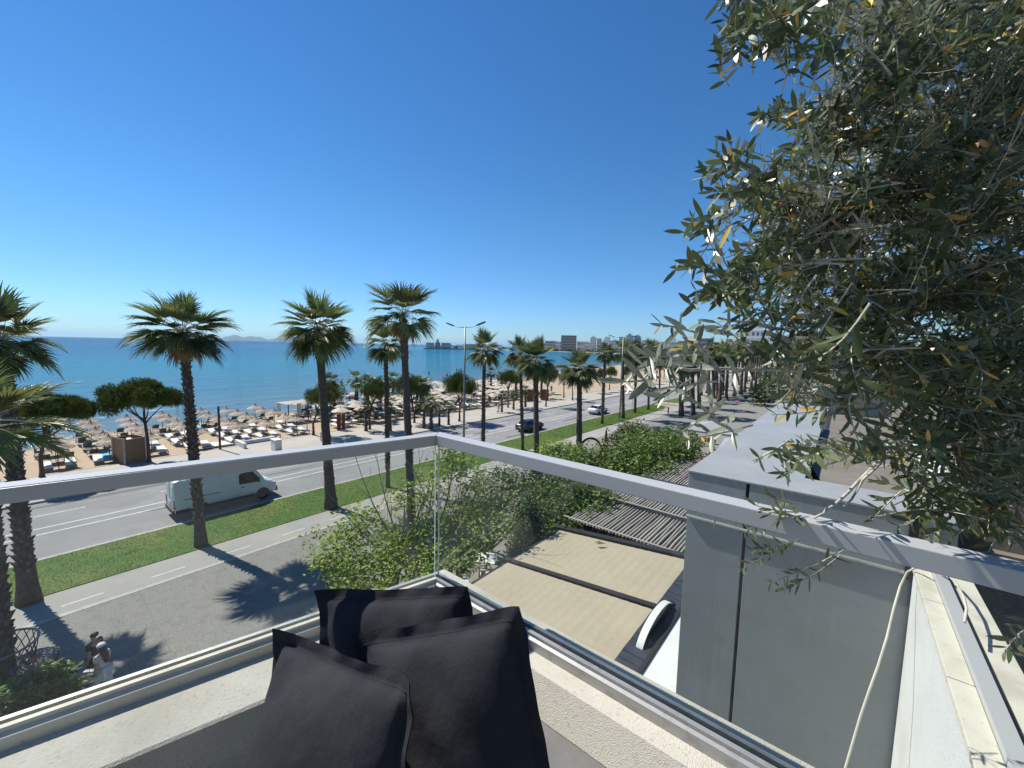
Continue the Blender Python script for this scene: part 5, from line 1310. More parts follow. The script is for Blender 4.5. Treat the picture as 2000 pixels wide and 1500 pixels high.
# ------------------------------------------------------------------ café furniture
def chair(p, rz, label, grp=None):
    th = thing('garden_chair', label, 'chair', tuple(p), rz, grp)
    mb = MB(); mb.box(-.24,-.24,.43,.24,.24,.47); mb.obj('seat', M['lounge_w'], th, bevel=.01)
    mb = MB(); mb.box(-.24,.22,.62,.24,.26,.86); mb.obj('backrest', M['redwood'], th, bevel=.01)
    for x in (-.24,.24):
        for y in (-.24,.24): mb = MB(); mb.box(x-.018,y-.018,0,x+.018,y+.018,.43 if y < 0 else .88); mb.obj('leg', M['redwood'], th)
        mb = MB(); mb.box(x-.02,-.25,.64,x+.02,.25,.67); mb.obj('armrest', M['redwood'], th)
    return th
cp_ = gz(946,1136); chair(cp_, 2.4, 'brown framed garden chair with pale seat on the terrace beside the beige awning')
cp2 = gz(903,1152); chair(cp2, 1.0, 'garden chair half hidden by the tree, left of the brown framed one')
tp = gz(950,1118); tb = thing('cafe_table', 'white square café table behind the brown garden chair', 'table', (tp.x, tp.y, 0), .5)
mb = MB(); mb.box(-.5,-.5,.72,.5,.5,.76); mb.obj('tabletop', M['whiteroof'], tb, bevel=.01)
mb = MB(); mb.tube([(0,0,.05),(0,0,.72)], .04, 8); mb.box(-.3,-.3,0,.3,.3,.04); mb.obj('pedestal', M['dark'], tb)
# furled red parasol
fp = Vector((-14.2, 29.5, 0)); fpz = dp(1183, 838, fwd(Vector((-14.2,29.5,5)))).z
fp = along_x(1183, 868, -14.2); d_ = fwd((fp.x, fp.y, 4)); top_ = dp(1183, 838, d_).z; low_ = dp(1183, 872, d_).z
fo = thing('furled_parasol', 'dark red furled parasol pointing up out of the hedge', 'parasol', tuple(fp))
mb = MB(); mb.lathe([(.02,top_),(.06,top_-.1),(.13,top_-.8),(.26,low_),(.18,low_-.5),(.05,low_-.7)], 10); mb.obj('canopy', mat('dark_red_canvas', (.13,.02,.02), .9), fo)
mb = MB(); mb.tube([(0,0,0),(0,0,low_)], .035, 8); mb.obj('pole', M['galv'], fo)
# hoop arch beside it
d_ = 33.0; mb = MB(); mb.tube([dp(1132+44*(.5-.5*math.cos(PI*t)), 888-32*math.sin(PI*t)**.8, d_) for t in np.linspace(0,1,14)], .09, 6)
tag(mb.obj('hoop_arch', M['dark']), 'dark hoop arch standing behind the hedge, left of the furled red parasol', 'arch')
# big grey parasols
def parasol(c, s, H, label, rz=0):
    th = thing('parasol', label, 'parasol', (c[0], c[1], 0), rz, None)
    mb = MB(); n = 8; top = (0,0,H); rim = []
    for k in range(8):
        a = 2*PI*k/8; q = s/2/(max(abs(math.cos(a)), abs(math.sin(a)))); rim.append((q*math.cos(a), q*math.sin(a), H-.75 - (.06 if k % 2 == 0 else 0)))
    for k in range(8):
        mb2 = MB(); a, b = rim[k], rim[(k+1)%8]
        mb2.add([top, a, b, (a[0],a[1],a[2]-.16), (b[0],b[1],b[2]-.16)], [(0,1,2),(1,3,4,2)]); mb2.obj('canopy_panel', M['umbgrey'], th)
    mb = MB(); mb.tube([(0,0,0),(0,0,H+.2)], .05, 8); mb.obj('pole', M['dark'], th)
    mb = MB(); mb.tube([(-.2,-.1,H-.02),(-.5,.6,H+.12),(-.9,1.4,H-.38)], .045, 6); mb.obj('cantilever_arm', M['dark'], th)
    return th
ctr = gz(1398, 828, 3.3); parasol(ctr, 5.4, 3.6, 'large pale grey square parasol above the café terrace, nearest to the hedge', .1)
c2 = gz(1470, 862, 3.2); parasol((c2.x, c2.y), 4.8, 3.5, 'second pale grey parasol mostly hidden by the olive sprigs', .1)
c3 = gz(1560, 800, 3.4); parasol((c3.x, c3.y), 6, 3.5, 'furthest pale parasol seen through gaps in the olive tree', .1)
# terrace deck under them with rugs
td = thing('cafe_terrace', 'brown timber café terrace behind the pergola', 'terrace', (-9, 32, 0))
mb = MB()
for k in range(46): mb = MB(); mb.box(-3.6+k*.24, -6.2, .02, -3.6+k*.24+.225, 12, .16); mb.obj('plank', mat('terrace_timber', (.20,.12,.085), .8, noise=(5,(.14,.085,.06),.4,.7)) if k == 0 else bpy.data.materials['terrace_timber'], td)
for i, (px, py, mt, lb) in enumerate(((1378,856,'orange','orange cushion box on the timber terrace'),(1390,862,'clothblack','black low box on the timber terrace'),(1440,785,'pink','pink bougainvillea like cushion by the olive sprigs'))):
    p = gz(px, py, .3); mb = MB(); mb.box(-.4,-.3,0,.4,.3,.35); o = mb.obj('cushion_box', M[mt], bevel=.08); o.location = (p.x, p.y, .165); tag(o, lb, 'cushion')

# ------------------------------------------------------------------ trees and hedges near the buildings
def shrub(name, label, cat, base, clusters, leafsize, mt, seed, nleaf, aspect=.5, stems=True, bare=(), r0=.07):
    base = Vector(base); th = thing(name, label, cat, tuple(base)); rr_ = random.Random(seed)
    tot = sum(c[1][0]*c[1][1]*c[1][2] for c in clusters)**.5
    vol = [(c[1][0]*c[1][1]*c[1][2])**.67 for c in clusters]; sv = sum(vol)
    cl = [(tuple(Vector(c[0])-base), c[1], int(nleaf*v/sv)) for c, v in zip(clusters, vol)]
    o = leaves('foliage', cl, leafsize, aspect, mt, th, seed); o['kind'] = 'stuff'
    if stems:
        for c, rad, _ in cl:
            mb = MB(); c = Vector(c); pts = bend((rr_.uniform(-.15,.15), rr_.uniform(-.15,.15), 0), c, 8, 0, .10, rr_); mb.tube(pts, [r0*(1-.1*i) for i in range(8)], 6)
            for q in range(7):
                a = pts[3+q % 4]; d = Vector((rr_.gauss(0,1), rr_.gauss(0,1), rr_.gauss(.3,.7))).normalized(); e = c + Vector((d.x*rad[0], d.y*rad[1], d.z*rad[2]))*.95
                mb.tube(bend(a, e, 6, 0, .12, rr_), [r0*.35, r0*.28, r0*.2, r0*.14, r0*.09, r0*.05], 4)
            mb.obj('branch', M['twigbark'], th, smooth=True)
        for a, e in bare:
            mb = MB(); a = Vector(a)-base; e = Vector(e)-base; P = bend(a, e, 9, 0, .08, rr_); mb.tube(P, [.035-.0035*i for i in range(9)], 4)
            for q in range(9):
                s = P[2+q % 6]; d = (e-a).normalized() + Vector((rr_.gauss(0,.5), rr_.gauss(0,.5), rr_.gauss(0,.35))); mb.tube(bend(s, s+d*rr_.uniform(.5,1.1), 5, 0, .1, rr_), [.012,.01,.008,.006,.004], 3)
            mb.obj('bare_branch', M['twigbark'], th)
    return th
def cl(px, py, d, r, rz=None): return (tuple(dp(px, py, d)), (r, r, rz or r*.8), 0)
bA = Vector((-11.9, 7.6, 0))
shrub('young_tree', 'light green airy tree with bare upper twigs seen through the glass corner', 'tree', bA,
  [cl(655,1065,14.6,.95),cl(705,1020,15,.9),cl(745,1085,14.2,1.1),cl(690,1120,14,1.0),cl(640,1100,14.6,.6),cl(800,1125,13.6,1.1),cl(860,1095,13.8,1.05),cl(925,1075,14,.9),cl(905,1005,14.6,.85),
   cl(885,905,15.4,.75),cl(925,935,15.2,.7),cl(845,950,15,.75),cl(790,975,14.8,.7),cl(950,1020,14.6,.8),cl(720,1150,13.4,.9),cl(780,1060,14.2,.9),cl(850,1020,14.6,.8),cl(870,880,15.6,.5)],
  .17, M['leafgreen'], 31, 8800, bare=[(dp(770,1060,14.5), dp(690,880,15)), (dp(780,1060,14.4), dp(735,885,15)), (dp(800,1050,14.4), dp(828,880,15.2)), (dp(860,1040,14.3), dp(800,900,14.8)), (dp(880,1060,14.3), dp(905,900,14.8)), (dp(760,1080,14.3), dp(640,960,14.8)), (dp(900,1060,14.2), dp(960,930,14.7))])
shrub('shrub', 'dull green shrub with a reddish stem at the promenade edge, right of the glass corner', 'shrub', gz(955,1075),
  [cl(945,960,19,.9),cl(985,930,19.5,.8),cl(930,1010,18.5,.9),cl(975,985,19,1.0),cl(1010,950,19.5,.9),cl(1030,985,18.5,1.0),cl(1000,1030,18,.9)], .17, M['leafgreen'], 32, 3600)
shrub('climber_column', 'dark ivy covered column beside the beige awning corner', 'climbing plant', gz(1022,1105),
  [cl(1020,1060,15.5,.45,1.0),cl(1032,1010,15.8,.5,1.0),cl(1005,1085,15.2,.4,.7),cl(1040,1045,15.8,.45,.8)], .12, M['leafdark'], 33, 6000)
shrub('hedge', 'glossy green climber mound spilling over the pergola, directly under the right handrail', 'hedge', gz(1100,1060),
  [cl(1060,985,18.5,1.3,1.0),cl(1105,965,18.8,1.5,1.1),cl(1150,985,18.2,1.3,1.0),cl(1120,1010,17.4,1.3,.9),cl(1080,1020,17.4,1.1,.9),cl(1160,1010,17.0,.9,.7),cl(1175,990,18.0,1.0,.8),cl(1110,1045,16.6,.9,.7),cl(1075,1050,16.6,.9,.7),cl(1170,1030,17.0,.9,.6),cl(1190,1005,17.8,.9,.6),cl(1140,1035,17.0,.8,.6),cl(1085,935,20.5,1.3,1.0),cl(1045,955,20,1.1,.9)], .19, M['leafmid'], 34, 16000)
shrub('hedge', 'broad glossy green climber mound over the middle of the pergola, above the right handrail', 'hedge', (-11, 24, 0),
  [cl(1135,915,23,1.5,1.1),cl(1185,905,24,1.8,1.1),cl(1240,895,25,1.9,1.1),cl(1290,900,25,1.5,1.0),cl(1170,935,22,1.5,1.0),cl(1225,930,22.5,1.6,1.0),cl(1280,925,23,1.3,.9),cl(1100,900,25,1.4,1.0),cl(1210,955,21.5,1.2,.8),cl(1255,950,22,1.1,.8),cl(1310,885,26,1.4,.9)], .22, M['leafmid'], 35, 24000)
shrub('hedge', 'green climber mound at the far end of the pergola beside the grey coping', 'hedge', (-11, 31, 0),
  [cl(1250,868,31,1.6,1.0),cl(1300,865,31,1.6,1.0),cl(1330,880,29,1.4,1.0),cl(1275,880,29,1.4,.9),cl(1340,862,32,1.2,.8)], .24, M['leafmid'], 36, 12000)
shrub('small_tree', 'small reddish tipped tree rising behind the hedge below the lawn', 'tree', gz(1236,884),
  [cl(1235,845,34,1.3,1.0),cl(1215,858,34,1.1,.8),cl(1258,852,34,1.2,.8),cl(1240,868,33.5,1.5,.9)], .24, M['leafdull'], 37, 6000)
shrub('shrub', 'bright leafy bush rising behind the handrail beside the stout palms', 'shrub', gz(1090,915),
  [cl(1075,885,27,1.0,.7),cl(1100,880,28,1.1,.7),cl(1125,895,27,1.1,.7),cl(1060,900,26,.9,.6)], .2, M['leafgreen'], 38, 5000)
shrub('shrub', 'lush green bush at the lower left in front of the wire basket', 'shrub', gz(70,1400,.0)-Vector((0,0,0)),
  [(tuple(gz(px,py,z)),(r_,r_,r_*.8),0) for px,py,z,r_ in ((45,1375,1.1,.65),(92,1325,1.3,.5),(112,1355,1.0,.42),(10,1395,1.0,.7),(66,1345,1.0,.5),(85,1390,.7,.6),(20,1350,.8,.4))], .16, M['leafmid'], 39, 9000, aspect=.6)

# ------------------------------------------------------------------ far town
def building(px0, px1, ytop, D, mtw, lb, floors=5, cols=6, H=None, deep=.6, seed=0, roofbox=False):
    """block seen between two sight lines at distance D"""
    a = Vector(ray(px0, 690)[:2]).normalized()*D; b = Vector(ray(px1, 690)[:2]).normalized()*D
    v = ray((px0+px1)/2, ytop); zt = CZ + v.z/math.hypot(v.x, v.y)*D; w = (b-a).length; ang = math.atan2((b-a).y, (b-a).x)
    th = thing('apartment_building', lb, 'building', ((a.x+b.x)/2, (a.y+b.y)/2, 0), ang)
    dpth = w*deep; mb = MB(); mb.box(-w/2, 0, -1, w/2, dpth, zt); mb.obj('wall', mtw, th)
    zh = max(zt, 3); fh = zh/floors
    for f in range(floors):
        z0 = f*fh + fh*.35; z1 = f*fh + fh*.75
        for c in range(cols):
            x0 = -w/2 + (c+.28)*w/cols; x1 = -w/2 + (c+.74)*w/cols
            mb = MB(); mb.box(x0, -w*.004-.08, z0, x1, -.02, z1); mb.obj('window', M['bld_win'], th)
        mb = MB(); mb.box(-w/2-.2, -w*.03-.6, f*fh+fh*.02, w/2+.2, -.021, f*fh+fh*.10); mb.obj('balcony_slab', M['bld_white'], th)
    if roofbox: mb = MB(); mb.box(-w*.25, dpth*.2, zt+.01, w*.2, dpth*.8, zt+fh*.9); mb.obj('roof_box', mtw, th)
    return th
town = [
 (832,848,669,1100,'bld_tan','small tan building at the tip of the pier headland',2,4),(850,860,668.5,1110,'bld_pink','small salmon building second from the headland tip',2,3),(862,880,669.5,1120,'bld_tan','low tan building on the headland left of the street lamp',2,5),
 (1095,1125,655,1180,'bld_dark','dark glazed block with a flat roof, tallest left of the stout pale palm',6,7),(1084,1096,667,1180,'bld_white','low white building left of the dark glazed block',3,3),
 (1152,1164,659,1180,'bld_white','pale narrow tower right of the stout pale palm, left of two',8,3),(1165,1174,661,1180,'bld_tan','pale narrow tower right of the stout pale palm, right of two',7,2),
 (1188,1208,665,1040,'bld_white','low white block behind the palm beside the second lamp',5,5),(1208,1220,658,1100,'bld_blue','blue grey tower left half of the glazed pair behind the second lamp',9,3),(1221,1236,655,1100,'bld_blue','blue grey tower middle of the glazed group right of the second lamp',9,4),(1237,1250,656,1120,'bld_blue','green glazed tower right of the glazed group',9,3),
 (1254,1268,664,900,'bld_white','white block between the third and fourth palms past the lamp',5,4),(1282,1300,668,900,'bld_tan','low tan block right of the lamps on the skyline',4,5),(1303,1326,668,600,'bld_white','white arcaded block left of the olive leaves on the skyline',4,6),
 (1350,1392,661,520,'bld_dark','long dark block showing through the first olive sprigs',5,9),(1394,1414,668,500,'bld_tan','tan block behind the olive sprigs',4,4),(1416,1446,662,480,'bld_pink','salmon block behind the palm row and olive leaves',5,6),
 (1455,1500,645,430,'bld_white','white modern building with large dark windows seen through the olive',4,5),(1502,1580,655,330,'bld_tan','tan building glimpsed deep behind the olive foliage',4,8),(1060,1082,670,1180,'bld_tan','low tan row at the far shore left of the dark block',2,6),(1140,1151,668,1180,'bld_white','low white block just left of the narrow towers',3,3),(1175,1187,668,1180,'bld_white','low white block just right of the narrow towers',3,3),(1000,1030,673,1180,'bld_white','low white row on the far shore behind the twin palms',1,8),(905,940,672,1130,'bld_tan','low tan row on the headland right of the lamp',1,8),
 (1030,1047,670,1220,'bld_white','low pale block in the coastal strip of the far town, left end of twelve',4,5),
 (1048,1067,670,1220,'bld_tan','low pale block in the coastal strip of the far town, second of twelve',3,4),
 (1064,1087,666,1220,'bld_pink','low pale block in the coastal strip of the far town, third of twelve',3,6),
 (1126,1148,667,1220,'bld_white','low pale block in the coastal strip of the far town, fourth of twelve',2,7),
 (1139,1161,670,1220,'bld_tan','low pale block in the coastal strip of the far town, fifth of twelve',3,7),
 (1174,1198,667,1220,'bld_white','low pale block in the coastal strip of the far town, sixth of twelve',2,5),
 (1206,1228,669,1080,'bld_tan','low pale block in the coastal strip of the far town, seventh of twelve',4,4),
 (1222,1246,666,1080,'bld_pink','low pale block in the coastal strip of the far town, eighth of twelve',2,4),
 (1250,1268,666,940,'bld_white','low pale block in the coastal strip of the far town, ninth of twelve',3,7),
 (1268,1291,671,940,'bld_tan','low pale block in the coastal strip of the far town, tenth of twelve',3,7),
 (1300,1320,671,940,'bld_white','low pale block in the coastal strip of the far town, eleventh of twelve',4,7),
 (1326,1342,668,940,'bld_tan','low pale block in the coastal strip of the far town, right end of twelve',2,4),
]
for i, (a, b, yt, D, mt, lb, fl, co) in enumerate(town): building(a, b, yt, D, M[mt], lb, fl, co, seed=i, roofbox=(i % 4 == 1))
pier = thing('pier', 'long dark pier on piles at the headland tip', 'pier', tuple(gz(850,681)))
p0 = gz(828,681.5,-.34); p1_ = gz(925,683,-.34); dv = (p1_-p0); L = dv.length; ang = math.atan2(dv.y, dv.x); off = p0 - Vector(pier.location)
Mx = Matrix.Translation(off) @ Matrix.Rotation(ang, 4, 'Z'); mb = MB(); mb.box(0,-4,1.6,L,4,2.4,M=Mx); mb.obj('deck', M['concrete'], pier)
mb = MB()
for k in range(40): mb.box(k*L/40,-3,-2,k*L/40+.8,3,1.59,M=Mx)
mb.obj('pile', M['pole'], pier)['kind'] = 'stuff'
mb = MB(); q = gz(828,681)-Vector(pier.location); mb.tube([q+Vector((0,0,0)), q+Vector((0,0,24))], .35, 6); mb.obj('mast', M['galv'], pier)
def treeline(pts, h, label, seed, n=260, size=6):
    r = random.Random(seed); cls = []
    for a, b in zip(pts[:-1], pts[1:]):
        a = Vector(a); b = Vector(b); k = max(2, int((b-a).length/(h*1.3)))
        for i in range(k): p = a.lerp(b, (i+r.random())/k); s = h*r.uniform(.5,1.15); cls.append(((p.x+r.uniform(-h,h), p.y+r.uniform(-h,h), s*.45), (s*.7, s*.7, s*.6), n))
    o = leaves('treeline', cls, size, .6, M['leafdark'], None, seed); tag(o, label, 'trees', kind='stuff')
def gl(px, D): v = ray(px, 690); v = Vector((v.x, v.y)).normalized()*D; return (v.x, v.y, 0)
treeline([gl(842,1180), gl(890,1190), gl(960,1150), gl(1010,1100)], 12, 'dark green trees along the far headland', 51, 110, 3.5)
treeline([gl(1010,1170), gl(1080,1150), gl(1160,1100), gl(1240,960)], 11, 'dark green trees along the foot of the far town', 52, 110, 3.2)
treeline([gl(1240,700), gl(1300,560), gl(1380,470), gl(1480,380), gl(1600,330), gl(1800,300)], 9, 'dark green trees among the nearer town blocks', 53, 140, 2.2)
treeline([(-14,90,0), (-12,130,0), (-14,190,0), (-16,260,0)], 6, 'green planting along the inland side of the promenade', 54, 260, .8)
# inland street frontage (mostly hidden by the olive)
for i, (x, y, w, d_, h, mt, lb) in enumerate(((4,62,14,24,7,'concrete','tan two storey building behind the olive foliage'),(6,100,16,30,10,'bld_tan','tan three storey building further behind the olive foliage'),(9.5,20,12,30,8.6,'concrete','tan flat roofed neighbour building behind the roof deck'))):
    th = thing('building', lb, 'building', (x, y, 0)); mb = MB(); mb.box(-w/2,0,0,w/2,d_,h); mb.obj('wall', M[mt], th)
    for f in range(max(2,h//3)):
        for c in range(5):
            for_ = MB(); for_.box(-w/2-.06, 2+c*(d_-4)/5, 1+f*3, -w/2-.01, 2+c*(d_-4)/5+1.6, 2.4+f*3); for_.obj('window', M['bld_win'], th)
            if c < 3: for_ = MB(); for_.box(-w/2+1.5+c*3.5, -.06, 1+f*3, -w/2+3.2+c*3.5, -.01, 2.4+f*3); for_.obj('window', M['bld_win'], th)

# ------------------------------------------------------------------ the olive tree at the right
OL = Vector((1.25, 2.75, 9.3))
olive = thing('olive_tree', 'large silvery olive tree filling the right side, leaning over the handrail', 'olive tree', tuple(OL))
def in_poly(x, y, P):
    c = False; j = len(P)-1
    for i in range(len(P)):
        if ((P[i][1] > y) != (P[j][1] > y)) and x < (P[j][0]-P[i][0])*(y-P[i][1])/(P[j][1]-P[i][1])+P[i][0]: c = not c
        j = i
    return c
CRN = [(1395,-60),(1420,20),(1450,55),(1570,70),(1545,120),(1535,190),(1485,235),(1510,270),(1420,285),(1385,330),(1405,380),(1350,430),(1400,480),(1340,520),(1365,590),(1310,640),(1260,700),(1300,760),(1380,850),(1470,900),(1560,960),(1640,985),(1720,975),(1800,1010),(1900,1050),(2000,1075),(2260,1080),(2300,-120)]
DENSE = [(1640,-120),(1600,120),(1560,260),(1480,330),(1460,420),(1450,560),(1480,640),(1600,720),(1750,790),(1820,930),(1900,1000),(2000,1040),(2300,1060),(2300,-120)]
orr = random.Random(77)
# limbs: main boughs as paths of (px, py, depth)
LIMBS = [
 [(2260,900,1.9),(2130,800,1.75),(2000,745,1.55),(1840,742,1.35),(1660,728,1.1),(1480,722,.86),(1330,722,.70)],
 [(2200,820,1.8),(2060,770,1.65),(1915,742,1.5),(1893,790,1.38),(1755,870,1.25),(1640,975,1.12),(1590,1012,1.08)],
 [(2260,900,1.9),(2100,760,1.7),(1960,780,1.45),(1755,876,1.22),(1650,990,1.12)],
 [(2240,600,1.9),(2100,430,1.7),(1980,262,1.5),(1820,312,1.35),(1744,348,1.2),(1560,470,1.05),(1400,560,.95)],
 [(2240,600,1.9),(2120,420,1.8),(2000,104,1.5),(1904,216,1.35),(1790,380,1.2)],
 [(2260,700,2.0),(2120,480,1.9),(1990,392,1.7),(1720,416,1.35),(1560,400,1.15),(1420,360,1.0)],
 [(2240,700,1.8),(2050,560,1.6),(1960,540,1.5),(1776,544,1.25),(1728,592,1.15),(1560,640,1.0),(1400,620,.9)],
 [(2200,300,1.9),(2000,60,1.7),(1792,24,1.35),(1716,100,1.2),(1600,248,1.05)],
 [(2200,200,2.0),(1950,-60,1.7),(1700,-40,1.4),(1560,20,1.2),(1440,40,1.05)],
 [(2260,900,2.0),(2150,900,1.7),(2000,930,1.5),(1900,990,1.4),(1780,1000,1.3),(1700,1010,1.25)],
 [(2250,800,2.4),(2100,640,2.3),(1900,600,2.2),(1700,560,2.0),(1540,520,1.9)],
 [(2250,500,2.5),(2050,300,2.4),(1850,200,2.2),(1680,180,2.0)],
]
def PX(q): return dp(q[0], q[1], q[2])
def smooth_path(P, k=5):
    out = []
    n = len(P)
    for i in range(n-1):
        p0 = P[max(i-1,0)]; p1 = P[i]; p2 = P[i+1]; p3 = P[min(i+2,n-1)]
        for j in range(k):
            t = j/k; out.append(.5*((2*p1)+(p2-p0)*t+(2*p0-5*p1+4*p2-p3)*t*t+(-p0+3*p1-3*p2+p3)*t**3))
    out.append(P[-1]); return out
LP = []
mbT = MB(); mbT.tube([v for v in smooth_path([Vector((0,0,-.1)), Vector((-.03,.05,.35)), Vector((.03,.0,.8)), Vector((-.06,-.05,1.25))])], [.11-.003*i for i in range(16)], 10); mbT.obj('trunk', M['olivebark'], olive, smooth=True)
for L in LIMBS:
    P = smooth_path([PX(q) for q in L], 6); 
    fork = OL + Vector((-.05,-.03,1.05)); P = smooth_path([fork, fork.lerp(P[0], .5)+Vector((0,0,.1)), P[0]], 4)[:-1] + P
    P = [p + Vector((orr.gauss(0,.0012), orr.gauss(0,.0012), orr.gauss(0,.0012))) for p in P]
    n = len(P); rads = [max(.0026, .013*(1-(i/n))**1.2 + .0026) for i in range(n)]
    mb = MB(); mb.tube([p-OL for p in P], rads, 6); mb.obj('branch', M['olivebark'], olive, smooth=True); LP += [(p, i/n) for i, p in enumerate(P) if i > 6]
LPa = np.array([tuple(p) for p, _ in LP])
TW = []        # twig = list of points
center = dp(2050, 520, 1.75)
def add_twig(tip, base, bendj=.06): TW.append(bend(base, tip, 8, 0, bendj, orr))
tries = 0
while len(TW) < 2150 and tries < 30000:
    tries += 1
    x = orr.uniform(1250, 2280); y = orr.uniform(-110, 1085)
    if not in_poly(x, y, CRN): continue
    de = in_poly(x, y, DENSE)
    if not de and orr.random() > .42: continue
    if y > 790 and x < 1740 and orr.random() > .40: continue
    if x > 2040 and orr.random() > .5: continue
    d = orr.uniform(.95, 2.5) if de else orr.uniform(.80, 1.5)
    if x < 1500 and d > 1.4: d = orr.uniform(.8,1.3)
    if x < 1490 and y > 590: continue
    if x < 1600 and y > 740 and orr.random() > .6: continue
    if y > 900: d = orr.uniform(1.0,1.7)
    tip = dp(x, y, d)
    # grow from the nearest bough point that lies further in
    dd = np.linalg.norm(LPa - np.array(tip), axis=1) + .25*np.maximum(0, np.linalg.norm(LPa-np.array(center), axis=1) - (tip-center).length)*3
    b = Vector(LPa[int(np.argmin(dd))]); v = tip - b; L = v.length
    want = orr.uniform(.16,.34)
    dirv = (v.normalized()*.75 + (tip-center).normalized()*.65 + Vector((orr.gauss(0,.3),orr.gauss(0,.3),orr.gauss(0,.3)))).normalized()
    base = tip - dirv*want
    add_twig(tip, base, .10)
# sprigs that stand out of the outline, placed one by one
for a, b in (((1400,5,1.0),(1470,-40,1.05)),((1410,40,1.0),(1540,-10,1.1)),((1430,70,1.0),(1520,15,1.05)),((1480,95,1.0),(1545,20,1.1)),((1530,80,1.1),(1610,30,1.2)),((1475,215,1.0),(1570,260,1.15)),((1480,230,1.0),(1600,230,1.2)),
             ((1378,325,.95),(1450,360,1.05)),((1395,300,.95),(1470,330,1.05)),((1420,270,.95),(1470,340,1.05)),((1330,455,.85),(1400,440,.95)),((1350,430,.85),(1420,410,.95)),((1385,375,.9),(1440,390,1.0)),
             ((1312,530,.80),(1380,520,.9)),((1325,515,.8),(1390,530,.9)),((1345,595,.8),(1400,560,.9)),((1355,570,.8),(1420,540,.9)),((1285,632,.66),(1360,650,.72)),((1320,640,.66),(1390,690,.72)),((1225,728,.55),(1320,715,.63)),((1240,700,.55),(1330,700,.63)),
             ((1300,690,.62),(1400,715,.72)),((1390,625,.75),(1470,690,.85)),((1330,650,.66),(1390,700,.75)),((1355,780,.66),(1440,850,.78)),((1400,730,.72),(1480,720,.85)),((1470,900,.9),(1540,860,1.0)),((1330,860,.72),(1470,830,.85)),((1210,745,.55),(1290,735,.6)),
             ((1440,1118,1.45),(1577,1046,1.5)),((1465,1075,1.45),(1560,1055,1.5)),((1500,1142,1.45),(1607,1098,1.5)),((1530,1150,1.45),(1640,1085,1.5)),((1655,1070,1.45),(1600,1100,1.5)),((1450,1040,1.5),(1520,1015,1.55)),((1360,1000,1.55),(1480,1010,1.55)),
             ((1480,960,1.1),(1560,985,1.12)),((1500,1000,1.1),(1580,1008,1.12)),((1470,985,1.1),(1560,1000,1.12)),((1530,900,1.0),(1640,870,1.1)),((1700,1020,1.2),(1760,960,1.25)),((1640,880,1.1),(1700,900,1.15)),
             ((1750,1030,1.3),(1830,980,1.35)),((1800,1050,1.3),(1890,1010,1.35)),((1850,1060,1.3),(1930,1000,1.35)),((1930,1080,1.3),(1980,1010,1.35)),((1960,1275,1.0),(2050,1200,1.1)),((1290,760,.6),(1400,745,.7)),((1275,790,.58),(1350,740,.66)),((1320,850,.65),(1400,800,.75)),((1430,600,.8),(1500,640,.9)),((1400,640,.75),(1500,620,.85))):
    add_twig(PX(a), PX(b), .05)
mbB = MB()
for k in range(520):
    p, t = LP[orr.randrange(len(LP))]; q = p + Vector((orr.gauss(0,.18), orr.gauss(0,.18), orr.gauss(0,.15)))
    v = ((q-center).normalized()*.8 + Vector((orr.gauss(0,.55),orr.gauss(0,.55),orr.gauss(.05,.5)))).normalized(); Lh = orr.uniform(.25,.6)
    P_ = bend(q, q+v*Lh, 9, 0, .16, orr); ok_ = True
    for w_ in P_:
        sx, sy, sz = proj(w_)
        if sz < .9 or not in_poly(sx, sy, DENSE): ok_ = False; break
    if not ok_: continue
    mbB.tube([w_-OL for w_ in P_], [.0026-.0002*i for i in range(9)], 4, cap=False)
    for f_ in (3, 5, 6):
        b_ = P_[f_]; mbB.tube([w_-OL for w_ in bend(b_, b_+(v+Vector((orr.gauss(0,.6),orr.gauss(0,.6),orr.gauss(0,.6)))).normalized()*Lh*.35, 5, 0, .12, orr)], [.0014,.0012,.001,.0008,.0006], 3, cap=False)
mbB.obj('bare_twigs', M['olivebark'], olive, smooth=True)['kind'] = 'stuff'
def leaf_geo(p, ax, nn, L, W, curl, parts=False):
    s = ax.cross(nn).normalized(); out = []
    prof = ((.0,.06),(.22,.78),(.5,1.0),(.78,.68),(1.0,0))
    vs = []
    for t, w in prof:
        c = p + ax*(L*t) - nn*(curl*L*t*t)
        if w == 0: vs.append(c)
        else: vs += [c - s*(W*.5*w) + nn*(W*.10*w), c + s*(W*.5*w) + nn*(W*.10*w)]
    fs = [(0,1,3,2),(2,3,5,4),(4,5,7,6),(6,7,8)]
    return vs, fs
mbS = MB(); LV = []
